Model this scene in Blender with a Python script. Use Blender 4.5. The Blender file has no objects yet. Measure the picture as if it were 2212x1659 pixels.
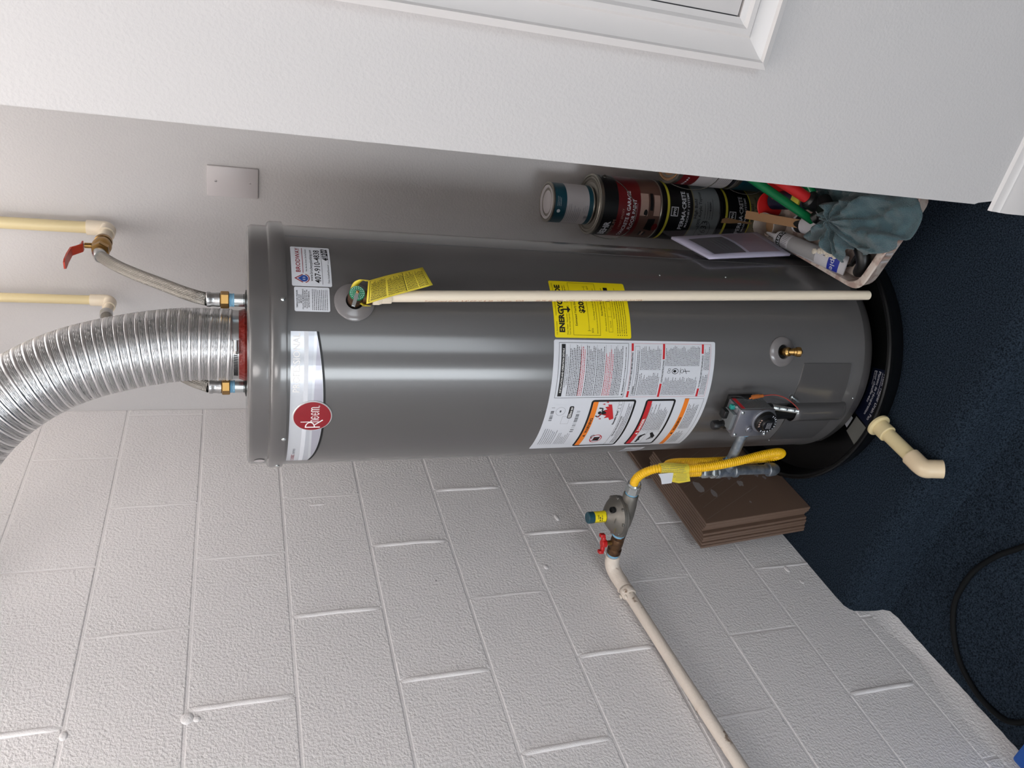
import bpy, bmesh, math, random
from mathutils import Vector, Matrix, noise
R_ = random.Random(7)
PI = math.pi
scene = bpy.context.scene
COL = scene.collection

# ------------------------------------------------------------------ camera, light, exposure
cam_d = bpy.data.cameras.new('camera'); cam = bpy.data.objects.new('camera', cam_d); COL.objects.link(cam)
cam_d.sensor_fit = 'HORIZONTAL'; cam_d.sensor_width = 36.0
cam_d.lens = 1646.14 * 36.0 / 2212.0
cam_d.clip_start = 0.05
YAW, PITCH, ROLL = 0.548227, 0.345403, 0.004983
fw = Vector((-math.sin(YAW)*math.cos(PITCH), math.cos(YAW)*math.cos(PITCH), -math.sin(PITCH)))
rt = Vector((math.cos(YAW), math.sin(YAW), 0)); dn = fw.cross(rt)
rt2 = math.cos(ROLL)*rt + math.sin(ROLL)*dn; dn2 = -math.sin(ROLL)*rt + math.cos(ROLL)*dn
# the photograph was taken with the phone turned: world down runs along image +x
M = Matrix((dn2, rt2, -fw)).transposed().to_4x4(); M.translation = Vector((1.34307, -1.62796, 1.52996))
cam.matrix_world = M
scene.camera = cam

vs = scene.view_settings
vs.view_transform = 'Standard'; vs.look = 'None'; vs.gamma = 1.0; vs.use_curve_mapping = False
vs.exposure = 0.15

w = bpy.data.worlds.new('world'); scene.world = w; w.use_nodes = True
bg = w.node_tree.nodes['Background']; bg.inputs[0].default_value = (0.62, 0.72, 0.85, 1); bg.inputs[1].default_value = 1.0

def area(name, loc, rot, sx, sy, energy, col):
    d = bpy.data.lights.new(name, 'AREA'); d.shape = 'RECTANGLE'; d.size = sx; d.size_y = sy
    d.energy = energy; d.color = col
    o = bpy.data.objects.new(name, d); COL.objects.link(o); o.location = loc; o.rotation_euler = rot
    return o
# daylight entering through the openings of the garage behind the photographer
DAYC = (0.90, 0.96, 1.0)
area('daylight_narrow_door', (0.85, -5.95, 1.0), (PI/2, 0, 0), 1.0, 2.1, 62, DAYC)
area('daylight_garage_door', (4.1, -5.95, 1.0), (PI/2, 0, 0), 1.9, 2.1, 56, DAYC)
# globe bulb of the garage, plus added unseen fills aimed up at the ceiling
LX, LY, LZ = 0.70, -1.20, 2.19
WARM = (1.0, .96, .935)
area('fill_light_up', (LX, LY, LZ+.03), (PI, 0, 0), 1.2, 0.6, 17, WARM)  # added fill, bounced off the ceiling to even out the walls
BX, BY, BZL = .75, -2.5, 2.26
lb_ = bpy.data.lights.new('globe_bulb', 'POINT'); lb_.energy = 12; lb_.shadow_soft_size = .20; lb_.color = WARM
lo_ = bpy.data.objects.new('globe_bulb', lb_); COL.objects.link(lo_); lo_.location = (BX, BY, BZL)
area('alcove_fill_up', (.62, .16, 2.27), (PI, 0, 0), .5, .4, 4.4, WARM)  # added fill that brightens the upper alcove, no fixture modelled

# ------------------------------------------------------------------ materials
def lin(c):
    if isinstance(c, str):
        c = tuple(int(c[i:i+2], 16) for i in (0, 2, 4))
    o = []
    for v in c:
        v /= 255.0
        o.append(v/12.92 if v <= .04045 else ((v+.055)/1.055)**2.4)
    return (*o, 1.0)
MATS = {}
def mat(name, c, rough=.5, metal=0.0, bump=None, var=None, coat=0, spec=None, trans=0, sheen=0, alpha=None, ior=None):
    """bump=(scale, strength, detail[, distance]); var=(scale, colour2, lo, hi): noise-driven second colour"""
    if name in MATS: return MATS[name]
    m = bpy.data.materials.new(name); m.use_nodes = True; MATS[name] = m
    nt = m.node_tree; b = nt.nodes['Principled BSDF']
    b.inputs['Base Color'].default_value = lin(c); b.inputs['Roughness'].default_value = rough
    b.inputs['Metallic'].default_value = metal
    if coat: b.inputs['Coat Weight'].default_value = coat; b.inputs['Coat Roughness'].default_value = .13
    if spec is not None: b.inputs['Specular IOR Level'].default_value = spec
    if trans: b.inputs['Transmission Weight'].default_value = trans
    if ior: b.inputs['IOR'].default_value = ior
    if sheen: b.inputs['Sheen Weight'].default_value = sheen; b.inputs['Sheen Roughness'].default_value = .5
    if alpha is not None: b.inputs['Alpha'].default_value = alpha
    tc = None
    def coord():
        nonlocal tc
        if tc is None:
            g = nt.nodes.new('ShaderNodeNewGeometry'); tc = g.outputs['Position']
        return tc
    if bump:
        n = nt.nodes.new('ShaderNodeTexNoise'); n.inputs['Scale'].default_value = bump[0]; n.inputs['Detail'].default_value = bump[2]
        nt.links.new(coord(), n.inputs['Vector'])
        bp = nt.nodes.new('ShaderNodeBump'); bp.inputs['Strength'].default_value = bump[1]
        bp.inputs['Distance'].default_value = bump[3] if len(bump) > 3 else .002
        nt.links.new(n.outputs['Fac'], bp.inputs['Height']); nt.links.new(bp.outputs['Normal'], b.inputs['Normal'])
    if var:
        n = nt.nodes.new('ShaderNodeTexNoise'); n.inputs['Scale'].default_value = var[0]; n.inputs['Detail'].default_value = 4
        nt.links.new(coord(), n.inputs['Vector'])
        r = nt.nodes.new('ShaderNodeValToRGB'); r.color_ramp.elements[0].position = var[2]; r.color_ramp.elements[1].position = var[3]
        r.color_ramp.elements[0].color = lin(c); r.color_ramp.elements[1].color = lin(var[1])
        nt.links.new(n.outputs['Fac'], r.inputs['Fac']); nt.links.new(r.outputs['Color'], b.inputs['Base Color'])
    return m

mat('block_paint', (235, 231, 231), .5, bump=(170, .65, 3, .0042))
mat('mortar_paint', (235, 231, 231), .5, bump=(300, .5, 3, .002))
mat('drywall_paint', (203, 199, 198), .55, bump=(190, .30, 2, .0022))
mat('trim_paint', (216, 211, 209), .35, bump=(60, .1, 2, .001))
mat('raw_gypsum', (190, 175, 150), .9)
mat('ceiling_paint', (238, 236, 234), .8)
mat('carpet', (50, 62, 75), 1.0, bump=(420, 1.0, 4, .006), var=(300, (20, 27, 35), .40, .64), spec=.1)
mat('jacket', (82, 80, 80), .30, coat=1.0, spec=.5)
mat('jacket_ring', (120, 116, 116), .2, spec=.6)
mat('black_plastic', (14, 14, 15), .38)
mat('pan_plastic', (10, 10, 11), .32, spec=.35)
mat('black_hole', (4, 4, 4), .9)
mat('label_white', (214, 216, 222), .35)
mat('label_silver', (205, 208, 214), .22, metal=.25)
mat('silver_a', (192, 195, 203), .25, metal=.25)
mat('silver_b', (178, 177, 188), .25, metal=.25)
mat('label_yellow', (236, 214, 10), .4)
mat('tag_yellow', (224, 202, 62), .5)
mat('ink_black', (14, 14, 16), .5)
mat('ink_grey', (90, 92, 98), .5)
mat('ink_red', (196, 32, 40), .5)
mat('ink_orange', (238, 128, 32), .5)
mat('ink_white', (240, 238, 236), .5)
mat('ink_blue', (40, 74, 150), .5)
mat('badge_red', (140, 22, 34), .3)
mat('badge_rim', (205, 203, 203), .3, metal=.3)
mat('aluminium', (222, 222, 223), .28, metal=1.0)
mat('steel', (188, 188, 188), .3, metal=1.0)
mat('braid', (150, 146, 140), .30, metal=1.0, bump=(900, .8, 1, .001))
mat('galvanised', (150, 156, 162), .42, metal=.85, var=(60, (118, 126, 136), .4, .6))
mat('zinc', (200, 205, 205), .25, metal=.9)
mat('brass', (164, 128, 76), .3, metal=1.0)
mat('brass_old', (104, 76, 52), .5, metal=.7, var=(70, (70, 50, 40), .4, .65))
mat('cast_metal', (122, 118, 112), .48, metal=.7, bump=(220, .2, 2, .001))
mat('valve_alu', (150, 150, 156), .35, metal=.85)
mat('red_sealant', (120, 24, 14), .35, bump=(70, .7, 3, .006))
mat('cpvc', (224, 206, 160), .35)
mat('cpvc_pale', (236, 222, 200), .35)
mat('pvc_fitting', (228, 206, 172), .3)
mat('red_paint', (190, 26, 26), .35)
mat('lever_red', (196, 62, 40), .4)
mat('yellow_coat', (240, 186, 8), .38)
mat('blue_tape', (120, 170, 200), .6)
mat('green_cap', (30, 140, 96), .45)
mat('teal_button', (20, 140, 130), .4)
mat('orange_sleeve', (176, 98, 40), .5)
mat('red_wire', (170, 70, 62), .5)
mat('pipe_paint', (222, 210, 198), .5, bump=(200, .4, 3, .002), var=(34, (120, 92, 70), .66, .74))
mat('tile_brown', (108, 87, 74), .42, bump=(120, .12, 3, .001))
mat('tile_edge', (98, 76, 60), .7, bump=(160, .3, 3, .001))
mat('tile_smear', (140, 132, 130), .7)
mat('cable_rubber', (8, 10, 12), .7, spec=.2)
mat('blue_plastic', (18, 84, 170), .4)
mat('can_metal', (158, 152, 142), .3, metal=.8)
mat('can_teal', (16, 66, 80), .4)
mat('can_white', (180, 174, 175), .45)
mat('can_black', (16, 16, 18), .4)
mat('can_red', (100, 20, 24), .4)
mat('can_beige', (170, 142, 130), .45)
mat('can_brown', (92, 66, 58), .45)
mat('can_grey', (108, 112, 114), .45)
mat('can_olive', (120, 112, 84), .45)
mat('can_yellow', (196, 186, 60), .45)
mat('wire', (90, 88, 84), .4, metal=.9)
mat('rag', (72, 98, 104), .95, bump=(500, .9, 3, .004), var=(30, (56, 80, 86), .35, .65), sheen=.3)
mat('pole_green', (10, 104, 58), .22)
mat('pole_red', (186, 32, 34), .35)
mat('bin_plastic', (206, 192, 182), .4, var=(40, (172, 148, 138), .48, .58))
mat('wood', (160, 122, 86), .6, bump=(80, .2, 4, .001))
mat('clear_cup', (190, 178, 168), .25, alpha=.75)
mat('caulk_white', (196, 194, 198), .4)
mat('caulk_grey', (150, 148, 148), .5, bump=(90, .4, 3, .002))
mat('caulk_dry', (216, 206, 190), .7, bump=(120, .6, 3, .003))
mat('caulk_blue', (26, 44, 150), .4)
mat('paper', (196, 190, 212), .6)
mat('paper_dark', (70, 66, 72), .6)
mat('paper_mauve', (150, 128, 142), .6)
mat('clear_film', (170, 170, 178), .12, alpha=.16)
mat('navy_label', (14, 22, 46), .4)
mat('grey_patch', (120, 120, 116), .5)
mat('plate_plastic', (205, 198, 198), .35)
mat('lamp_white', (230, 230, 228), .5)
mat('cardboard', (150, 112, 78), .8)

# ------------------------------------------------------------------ mesh helpers
def basis(d):
    d = Vector(d).normalized()
    a = Vector((0, 0, 1)) if abs(d.z) < .9 else Vector((1, 0, 0))
    u = d.cross(a).normalized(); v = d.cross(u).normalized()
    return d, u, v
class MB:
    def __init__(s): s.v = []; s.f = []
    def add(s, verts, faces):
        o = len(s.v); s.v += [tuple(p) for p in verts]; s.f += [tuple(i+o for i in f) for f in faces]; return s
    def box(s, x0, x1, y0, y1, z0, z1, m=None, bev=0):
        bm = bmesh.new(); bmesh.ops.create_cube(bm, size=1)
        for v in bm.verts:
            v.co = Vector(((x0+x1)/2+v.co.x*(x1-x0), (y0+y1)/2+v.co.y*(y1-y0), (z0+z1)/2+v.co.z*(z1-z0)))
        if bev: bmesh.ops.bevel(bm, geom=bm.edges[:], offset=bev, segments=2, affect='EDGES', profile=.5)
        s.bm(bm, m); return s
    def bm(s, bm, m=None):
        bm.verts.index_update()
        vs_ = [(m @ v.co) if m is not None else v.co.copy() for v in bm.verts]
        s.add(vs_, [[v.index for v in f.verts] for f in bm.faces]); bm.free(); return s
    def lathe(s, prof, org=(0, 0, 0), axis=(0, 0, 1), n=32, cap=True, a0=0, a1=2*PI, up=None):
        """prof = [(radius, height)] along axis"""
        d, u, v = basis(axis)
        if up is not None:
            u = (Vector(up) - d*Vector(up).dot(d)).normalized(); v = d.cross(u)
        org = Vector(org); full = abs(a1-a0-2*PI) < 1e-6; k = n if full else n+1
        base = len(s.v)
        for r, h in prof:
            for i in range(k):
                a = a0+(a1-a0)*i/n
                s.v.append(tuple(org+d*h+u*(r*math.cos(a))+v*(r*math.sin(a))))
        for j in range(len(prof)-1):
            for i in range(n):
                i2 = (i+1) % k if full else i+1
                s.f.append((base+j*k+i, base+j*k+i2, base+(j+1)*k+i2, base+(j+1)*k+i))
        if cap and full:
            if prof[0][0] > 1e-5: s.f.append(tuple(base+i for i in range(k))[::-1])
            if prof[-1][0] > 1e-5: s.f.append(tuple(base+(len(prof)-1)*k+i for i in range(k)))
        return s
    def cyl(s, a, b, r, r2=None, n=24, bev=0):
        a = Vector(a); b = Vector(b); L = (b-a).length; r2 = r if r2 is None else r2
        pr = [(r, 0), (r2, L)] if not bev else [(r-bev, 0), (r, bev), (r2, L-bev), (r2-bev, L)]
        return s.lathe(pr, a, b-a, n)
    def hexn(s, a, b, r):  # hexagonal nut
        a = Vector(a); b = Vector(b); L = (b-a).length; e = min(.0015, L*.15)
        return s.lathe([(r*.93, 0), (r, e), (r, L-e), (r*.93, L)], a, b-a, 6)
    def tube(s, pts, rad, n=16, cap=True, radf=None):
        """sweep a circle along the polyline; rad number or function of index"""
        P = [Vector(p) for p in pts]; base = len(s.v); k = len(P)
        t = [(P[min(i+1, k-1)]-P[max(i-1, 0)]).normalized() for i in range(k)]
        u = basis(t[0])[1]
        for i in range(k):
            if i: u = (u - t[i]*u.dot(t[i])).normalized()
            v = t[i].cross(u); r = rad[i] if isinstance(rad, (list, tuple)) else rad
            for j in range(n):
                a = 2*PI*j/n; s.v.append(tuple(P[i]+u*(r*math.cos(a))+v*(r*math.sin(a))))
        for i in range(k-1):
            for j in range(n):
                j2 = (j+1) % n
                s.f.append((base+i*n+j, base+i*n+j2, base+(i+1)*n+j2, base+(i+1)*n+j))
        if cap:
            s.f.append(tuple(base+j for j in range(n))[::-1]); s.f.append(tuple(base+(k-1)*n+j for j in range(n)))
        return s
    def sphere(s, c, r, n=16, sc=(1, 1, 1)):
        bm = bmesh.new(); bmesh.ops.create_uvsphere(bm, u_segments=n, v_segments=n//2+2, radius=1)
        for v in bm.verts: v.co = Vector(c)+Vector((v.co.x*r*sc[0], v.co.y*r*sc[1], v.co.z*r*sc[2]))
        return s.bm(bm)
    def prism(s, poly, h, m):
        """2-D polygon extruded 0..h along local z, placed by matrix m"""
        n = len(poly)
        vs_ = [m @ Vector((x, y, 0)) for x, y in poly]+[m @ Vector((x, y, h)) for x, y in poly]
        s.add(vs_, [tuple(range(n))[::-1], tuple(range(n, 2*n))]+[(i, (i+1) % n, n+(i+1) % n, n+i) for i in range(n)]); return s
    def build(s, name, material, parent=None, smooth=True, kind=None, label=None, angle=35):
        off = parent.matrix_world.translation if parent is not None else Vector((0, 0, 0))
        me = bpy.data.meshes.new(name); me.from_pydata([tuple(Vector(p)-off) for p in s.v], [], s.f)
        bm = bmesh.new(); bm.from_mesh(me); bmesh.ops.recalc_face_normals(bm, faces=bm.faces); bm.to_mesh(me); bm.free()
        me.materials.append(MATS[material] if isinstance(material, str) else material)
        if smooth:
            me.shade_smooth(); me.set_sharp_from_angle(angle=math.radians(angle))
        o = bpy.data.objects.new(name, me); COL.objects.link(o)
        if parent is not None: o.parent = parent
        if kind: o['kind'] = kind
        if label: o['label'] = label
        return o
def top(o, label, cat, group=None):
    o['label'] = label; o['category'] = cat
    if group: o['group'] = group
    return o
def empty(name, loc, label=None, cat=None, group=None, kind=None, rot=None):
    o = bpy.data.objects.new(name, None); COL.objects.link(o); o.location = loc; o.empty_display_size = .05
    if rot: o.rotation_euler = rot
    o.matrix_world = Matrix.Translation(Vector(loc)) if not rot else Matrix.LocRotScale(Vector(loc), __import__('mathutils').Euler(rot), None)
    if label: o['label'] = label
    if cat: o['category'] = cat
    if group: o['group'] = group
    if kind: o['kind'] = kind
    return o
def catmull(P, k=8):
    P = [Vector(p) for p in P]; Q = [P[0]*2-P[1]]+P+[P[-1]*2-P[-2]]; out = []
    for i in range(1, len(Q)-2):
        a, b, c, d = Q[i-1:i+3]
        for j in range(k):
            t = j/k
            out.append(.5*((2*b)+(c-a)*t+(2*a-5*b+4*c-d)*t*t+(3*b-a-3*c+d)*t**3))
    return out+[P[-1]]
def resample(P, step):
    P = [Vector(p) for p in P]; out = [P[0]]; acc = 0
    for a, b in zip(P, P[1:]):
        L = (b-a).length
        while acc+L >= step:
            t = (step-acc)/L; a = a.lerp(b, t); out.append(a); L = (b-a).length; acc = 0
        acc += L
    return out
def text2d(txt, size, align='CENTER', bold=0.0, sx=1.0, shear=0.0):
    c = bpy.data.curves.new('t', 'FONT'); c.body = txt; c.size = size; c.align_x = align; c.resolution_u = 2
    c.offset = bold*size; c.shear = shear
    o = bpy.data.objects.new('t', c); me = o.to_mesh()
    v = [(p.co.x*sx, p.co.y) for p in me.vertices]; f = [tuple(p.vertices) for p in me.polygons]
    o.to_mesh_clear(); bpy.data.objects.remove(o); bpy.data.curves.remove(c)
    return v, f
class Flat:
    """flat print: shapes in a 2-D sheet (s right, t up)"""
    def __init__(s): s.v = []; s.f = []
    def poly(s, pts):
        o = len(s.v); s.v += [tuple(p) for p in pts]; s.f.append(tuple(range(o, o+len(pts)))); return s
    def rect(s, x0, x1, y0, y1): return s.poly([(x0, y0), (x1, y0), (x1, y1), (x0, y1)])
    def frame(s, x0, x1, y0, y1, w_):
        s.rect(x0, x1, y0, y0+w_); s.rect(x0, x1, y1-w_, y1); s.rect(x0, x0+w_, y0+w_, y1-w_); s.rect(x1-w_, x1, y0+w_, y1-w_); return s
    def rrect(s, x0, x1, y0, y1, r, n=4):
        p = []
        for cx, cy, a in ((x1-r, y1-r, 0), (x0+r, y1-r, 1), (x0+r, y0+r, 2), (x1-r, y0+r, 3)):
            for i in range(n+1):
                t = (a+i/n)*PI/2; p.append((cx+r*math.cos(t), cy+r*math.sin(t)))
        return s.poly(p)
    def ell(s, cx, cy, rx, ry, n=40): return s.poly([(cx+rx*math.cos(2*PI*i/n), cy+ry*math.sin(2*PI*i/n)) for i in range(n)])
    def ring(s, cx, cy, rx, ry, w_, n=32, a0=0, a1=2*PI):
        for i in range(n):
            a = a0+(a1-a0)*i/n; b = a0+(a1-a0)*(i+1)/n
            s.poly([(cx+rx*math.cos(a), cy+ry*math.sin(a)), (cx+rx*math.cos(b), cy+ry*math.sin(b)),
                    (cx+(rx-w_)*math.cos(b), cy+(ry-w_)*math.sin(b)), (cx+(rx-w_)*math.cos(a), cy+(ry-w_)*math.sin(a))])
        return s
    def line(s, a, b, w_):
        a = Vector(a); b = Vector(b); d = (b-a).normalized(); n = Vector((-d.y, d.x))*w_/2
        return s.poly([a-n, b-n, b+n, a+n])
    def text(s, txt, x, y, size, align='CENTER', bold=0.0, sx=1.0, rot=0, shear=0.0, fit=None):
        v, f = text2d(txt, size, align, bold, sx, shear)
        if fit:
            wd = max(a for a, b in v)-min(a for a, b in v); v = [(a*fit/wd, b) for a, b in v]
        o = len(s.v); c, n = math.cos(rot), math.sin(rot)
        s.v += [(x+a*c-b*n, y+a*n+b*c) for a, b in v]; s.f += [tuple(i+o for i in q) for q in f]; return s
    def fine(s, x0, x1, y1, y0, pitch, ink, seed=1, rag=.25, wl=(.004, .012)):
        """unreadably small print: rows of word-long strokes, broken into letters"""
        r = random.Random(seed); ink *= .68; y = y1-ink; wl = (wl[0]*.5, wl[1]*.6)
        while y > y0:
            x = x0; xe = x1-(x1-x0)*r.random()*rag
            while x < xe:
                L = min(r.uniform(*wl), xe-x)
                s.rect(x, x+L, y, y+ink); x += L+ink*.75
            y -= pitch
        return s
    def bars(s, x0, x1, y0, y1, n, seed=1):
        r = random.Random(seed); u = (x1-x0)/n
        for i in range(n):
            if r.random() < .55: s.rect(x0+i*u, x0+i*u+u*r.uniform(.5, 1), y0, y1)
        return s
def sheet(fl, name, material, parent, fn, cut=None, kind=None, label=None, smooth=False):
    """lay a Flat on a surface: fn(s, t) -> world point; cut = s step for bending"""
    bm = bmesh.new(); vv = [bm.verts.new((a, b, 0)) for a, b in fl.v]
    for f in fl.f:
        try: bm.faces.new([vv[i] for i in f])
        except ValueError: pass
    bmesh.ops.remove_doubles(bm, verts=bm.verts[:], dist=1e-7)
    if cut:
        lo = min(a for a, b in fl.v); hi = max(a for a, b in fl.v); x = math.ceil(lo/cut)*cut
        while x < hi:
            bmesh.ops.bisect_plane(bm, geom=bm.verts[:]+bm.edges[:]+bm.faces[:], plane_co=(x, 0, 0), plane_no=(1, 0, 0), dist=1e-6); x += cut
    off = parent.matrix_world.translation if parent is not None else Vector((0, 0, 0))
    # a part's own parent may be a mesh at the same origin as its thing
    p = parent
    while p is not None and p.parent is not None: p = p.parent
    if p is not None: off = p.matrix_world.translation
    for v in bm.verts: v.co = Vector(fn(v.co.x, v.co.y))-off
    me = bpy.data.meshes.new(name); bm.to_mesh(me); bm.free(); me.materials.append(MATS[material])
    if smooth: me.shade_smooth()
    o = bpy.data.objects.new(name, me); COL.objects.link(o)
    if parent is not None: o.parent = parent
    if kind or name == 'print': o['kind'] = kind or 'stuff'
    if label: o['label'] = label
    return o
def sub(mb, name, material, part, **k):
    """a sub-part: child of a part whose thing sits at an Empty"""
    p = part
    while p.parent is not None: p = p.parent
    o = mb.build(name, material, None, **k)
    off = p.matrix_world.translation
    o.data.transform(Matrix.Translation(-off)); o.parent = part
    return o
# ------------------------------------------------------------------ the setting
BH, BL = .2032, .4064
WB = .438                      # back wall
FZ, FL = .02, -.095            # raised floor at the heater, lower garage floor
CEIL = 2.44
# block wall: mortar ground plus every block in view
wl = MB(); wl.box(-.2, -.0016, -2.85, WB, -.21, CEIL)
wall_left = wl.build('wall_left', 'mortar_paint', kind='structure', smooth=False)
block_mesh = {}
def block(y0, y1, k):
    L = round(y1-y0, 4)
    if L not in block_mesh:
        g = .0022
        bm = bmesh.new(); bmesh.ops.create_cube(bm, size=1)
        for v in bm.verts:
            v.co = Vector((-.025+v.co.x*.05, v.co.y*(L-2*g), v.co.z*(BH-2*g)))
        ed = [e for e in bm.edges if all(v.co.x > -.01 for v in e.verts)]
        bmesh.ops.bevel(bm, geom=ed, offset=.0026, segments=2, affect='EDGES', profile=.5)
        me = bpy.data.meshes.new('block'); bm.to_mesh(me); bm.free(); me.materials.append(MATS['block_paint'])
        block_mesh[L] = me
    o = bpy.data.objects.new('block', block_mesh[L]); COL.objects.link(o); o.parent = wall_left
    o.location = (R_.uniform(-.0006, .0006), (y0+y1)/2, (k+.5)*BH)
for k in range(-1, 12):
    m = -2 if k % 2 == 0 else -1
    y1 = WB
    while y1 > -2.6:
        y0 = -m*BH
        if y1-y0 > .02: block(y0, y1, k); y1 = y0
        m += 2
# mortar beads standing proud in the upright joints
def bead(y, k, h, w_):
    b = MB(); n = 9; m = 14
    for i in range(m+1):
        f = i/m; z = (k+.03+.94*f)*BH; e = min(1, 6*f, 6*(1-f))**.5
        hh = h*e*(1+.35*noise.noise(Vector((y*9, z*40, 2)))); yy = y+.002*noise.noise(Vector((y*5, z*14, 9)))
        for j in range(n+1):
            t = PI*j/n; b.v.append((-.0006+hh*math.sin(t), yy+w_*math.cos(t), z))
    for i in range(m):
        for j in range(n): b.f.append((i*(n+1)+j, i*(n+1)+j+1, (i+1)*(n+1)+j+1, (i+1)*(n+1)+j))
    o = b.build('mortar_bead', 'mortar_paint', None); o.parent = wall_left
strong = {(9, 3), (7, 3), (5, 3), (4, 4), (3, 3), (6, 2), (3, 1), (4, 0), (2, 0), (5, 1), (0, 4)}
for k in range(0, 11):
    for m in range(-1, 9):
        if (m-k) % 2: continue
        if (k, m) in strong: bead(-m*BH, k, .0042, .0062)
        elif R_.random() < .75: bead(-m*BH, k, R_.uniform(.0010, .0022), .0045)
for y, z in ((-.341, 1.081), (.006, 1.225), (-.20, 1.09)):
    o = MB().lathe([(.0016, 0), (.0001, .0003)], (.0004, y, z), (1, 0, 0), 10).build('nail_hole', 'ink_black', None); o.parent = wall_left
for y, z, r, s_ in ((-.147, .692, .008, (.5, 1.7, .8)), (-.329, .789, .007, (.4, 1.2, 1)), (-.628, 1.622, .011, (.35, 1.2, 1.1)), (-.632, 1.605, .007, (.4, 1, 1)), (-.628, 1.826, .009, (.4, 1.1, .8)), (-.033, 1.335, .007, (.25, .5, 3.0)), (-.42, .10, .008, (.3, 1.6, .8)), (-.47, .085, .006, (.3, 1.4, 1))):
    b = MB().sphere((0, y, z), r, 14, s_)
    b.v = [(vx*(1+.5*noise.noise(Vector((vx*300, vy*300, vz*300)))), vy, vz) for vx, vy, vz in b.v]
    o = b.build('paint_lump', 'mortar_paint', None, angle=60); o.parent = wall_left
# rough skim of old mortar along the foot of the block wall
fm = MB(); N = 90
for i in range(N+1):
    y = -.59-1.9*i/N; h = -.045+.028*noise.noise(Vector((y*6, 1, 4)))
    for j in range(5):
        t = j/4; fm.v.append((.0155*(1-t)**1.6+.004*noise.noise(Vector((y*40, t*4, 2)))*(1-t)+.0004, y, -.10+(h+.10)*t))
for i in range(N):
    for j in range(4): fm.f.append((i*5+j, i*5+j+1, (i+1)*5+j+1, (i+1)*5+j))
o = fm.build('mortar_skim', 'block_paint', None, angle=80); o.parent = wall_left
MB().box(-.2, 0, -6.1, -2.85, -.21, CEIL).build('wall_left', 'block_paint', kind='structure', smooth=False)
MB().box(-.2, 5.7, WB, WB+.1, -.21, CEIL).build('wall_back', 'drywall_paint', kind='structure', smooth=False)
# short wall in front of the alcove, its lower corner knocked off
pw = MB()
mx = Matrix(((1, 0, 0, 0), (0, 0, -1, -.39), (0, 1, 0, 0), (0, 0, 0, 1)))
pw.prism([(1.082, FZ), (5.6, FZ), (5.6, CEIL), (1.0655, CEIL), (1.0655, .158), (1.069, .150), (1.0745, .118), (1.080, .108)], .11, mx)
pw.build('wall_right', 'drywall_paint', kind='structure', smooth=False)
MB().box(1.0745, 1.0835, -.489, -.40, FZ, .112).build('trim_1', 'raw_gypsum', kind='structure', smooth=False)
MB().box(1.78, 1.88, -.39, WB, -.21, CEIL).build('wall_alcove', 'drywall_paint', kind='structure', smooth=False)
MB().box(5.6, 5.7, -6.1, WB, -.21, CEIL).build('wall_side', 'drywall_paint', kind='structure', smooth=False)
wf = MB()
for a in ((0, .33, -.1, 2.05), (1.37, 3.15, -.1, 2.05), (5.05, 5.6, -.1, 2.05), (0, 5.6, 2.05, CEIL)):
    wf.box(a[0], a[1], -6.1, -6.0, a[2], a[3])
wf.build('wall_front', 'drywall_paint', kind='structure', smooth=False)
MB().box(-.2, 5.7, -6.1, WB+.1, CEIL, CEIL+.1).build('ceiling', 'ceiling_paint', kind='structure', smooth=False)
# carpet with its step
fl = MB(); prof = [(1.2, .02), (.05, .02), (.015, .018), (0, .010), (-.008, -.004), (-.016, -.05), (-.022, -.078), (-.034, -.091), (-.06, -.095), (-5.6, -.095)]
xs = [-.05+.125*i for i in range(12)]+[1.5, 2.2, 3, 4, 5.65]
for x in xs:
    yy = -.578-.055*max(x, 0)+.006*math.sin(x*7)
    for dy, z in prof:
        Y = WB+.05 if dy > 1 else (-6.1 if dy < -5 else yy+dy)
        fl.v.append((x, Y, z))
n = len(prof)
for i in range(len(xs)-1):
    for j in range(n-1): fl.f.append((i*n+j, i*n+j+1, (i+1)*n+j+1, (i+1)*n+j))
fl.build('floor', 'carpet', kind='structure')
# baseboard along the short wall
bb = MB(); pr = [(0, FZ), (.0135, FZ), (.0135, .082), (.011, .088), (.0105, .095), (.007, .101), (.0055, .112), (0, .117)]
for x in (1.056, 5.6): bb.v += [(x, -.5-a, b) for a, b in pr]
m = len(pr); bb.f += [tuple(range(m))[::-1], tuple(range(m, 2*m))]+[(i, (i+1) % m, m+(i+1) % m, m+i) for i in range(m)]
bb.build('baseboard_right', 'trim_paint', kind='structure', angle=25)
# framed hatch on the short wall
hatch = empty('door_1', (1.245, -.5, .744), kind='structure')
ox0, ox1, oz0, oz1 = 1.245, 1.99, .744, 1.98
cp = [(0, -.0), (0, .021), (.010, .024), (.013, .019), (.019, .0165), (.040, .0135), (.044, .017), (.052, .017), (.057, .012), (.066, .010), (.066, 0)]
def casing(side):
    b = MB(); k = len(cp)
    for e in (0, 1):
        for d, h in cp:
            x = {'l': ox0+d, 'r': ox1-d, 'b': (ox0+d, ox1-d)[e], 't': (ox0+d, ox1-d)[e]}[side]
            z = {'b': oz0+d, 't': oz1-d, 'l': (oz0+d, oz1-d)[e], 'r': (oz0+d, oz1-d)[e]}[side]
            b.v.append((x, -.5-h, z))
    b.f += [tuple(range(k)), tuple(range(k, 2*k))]+[(i, (i+1) % k, k+(i+1) % k, k+i) for i in range(k)]
    b.build('casing', 'trim_paint', hatch, angle=20)
for s_ in 'lrbt': casing(s_)
MB().box(ox0+.0675, ox1-.0675, -.5085, -.4995, oz0+.0690, oz1-.0675, bev=.0010).build('hatch_panel', 'trim_paint', hatch)
MB().box(ox0+.064, ox1-.064, -.5016, -.4998, oz0+.064, oz1-.064).build('rebate', 'ink_grey', hatch, smooth=False)

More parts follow.
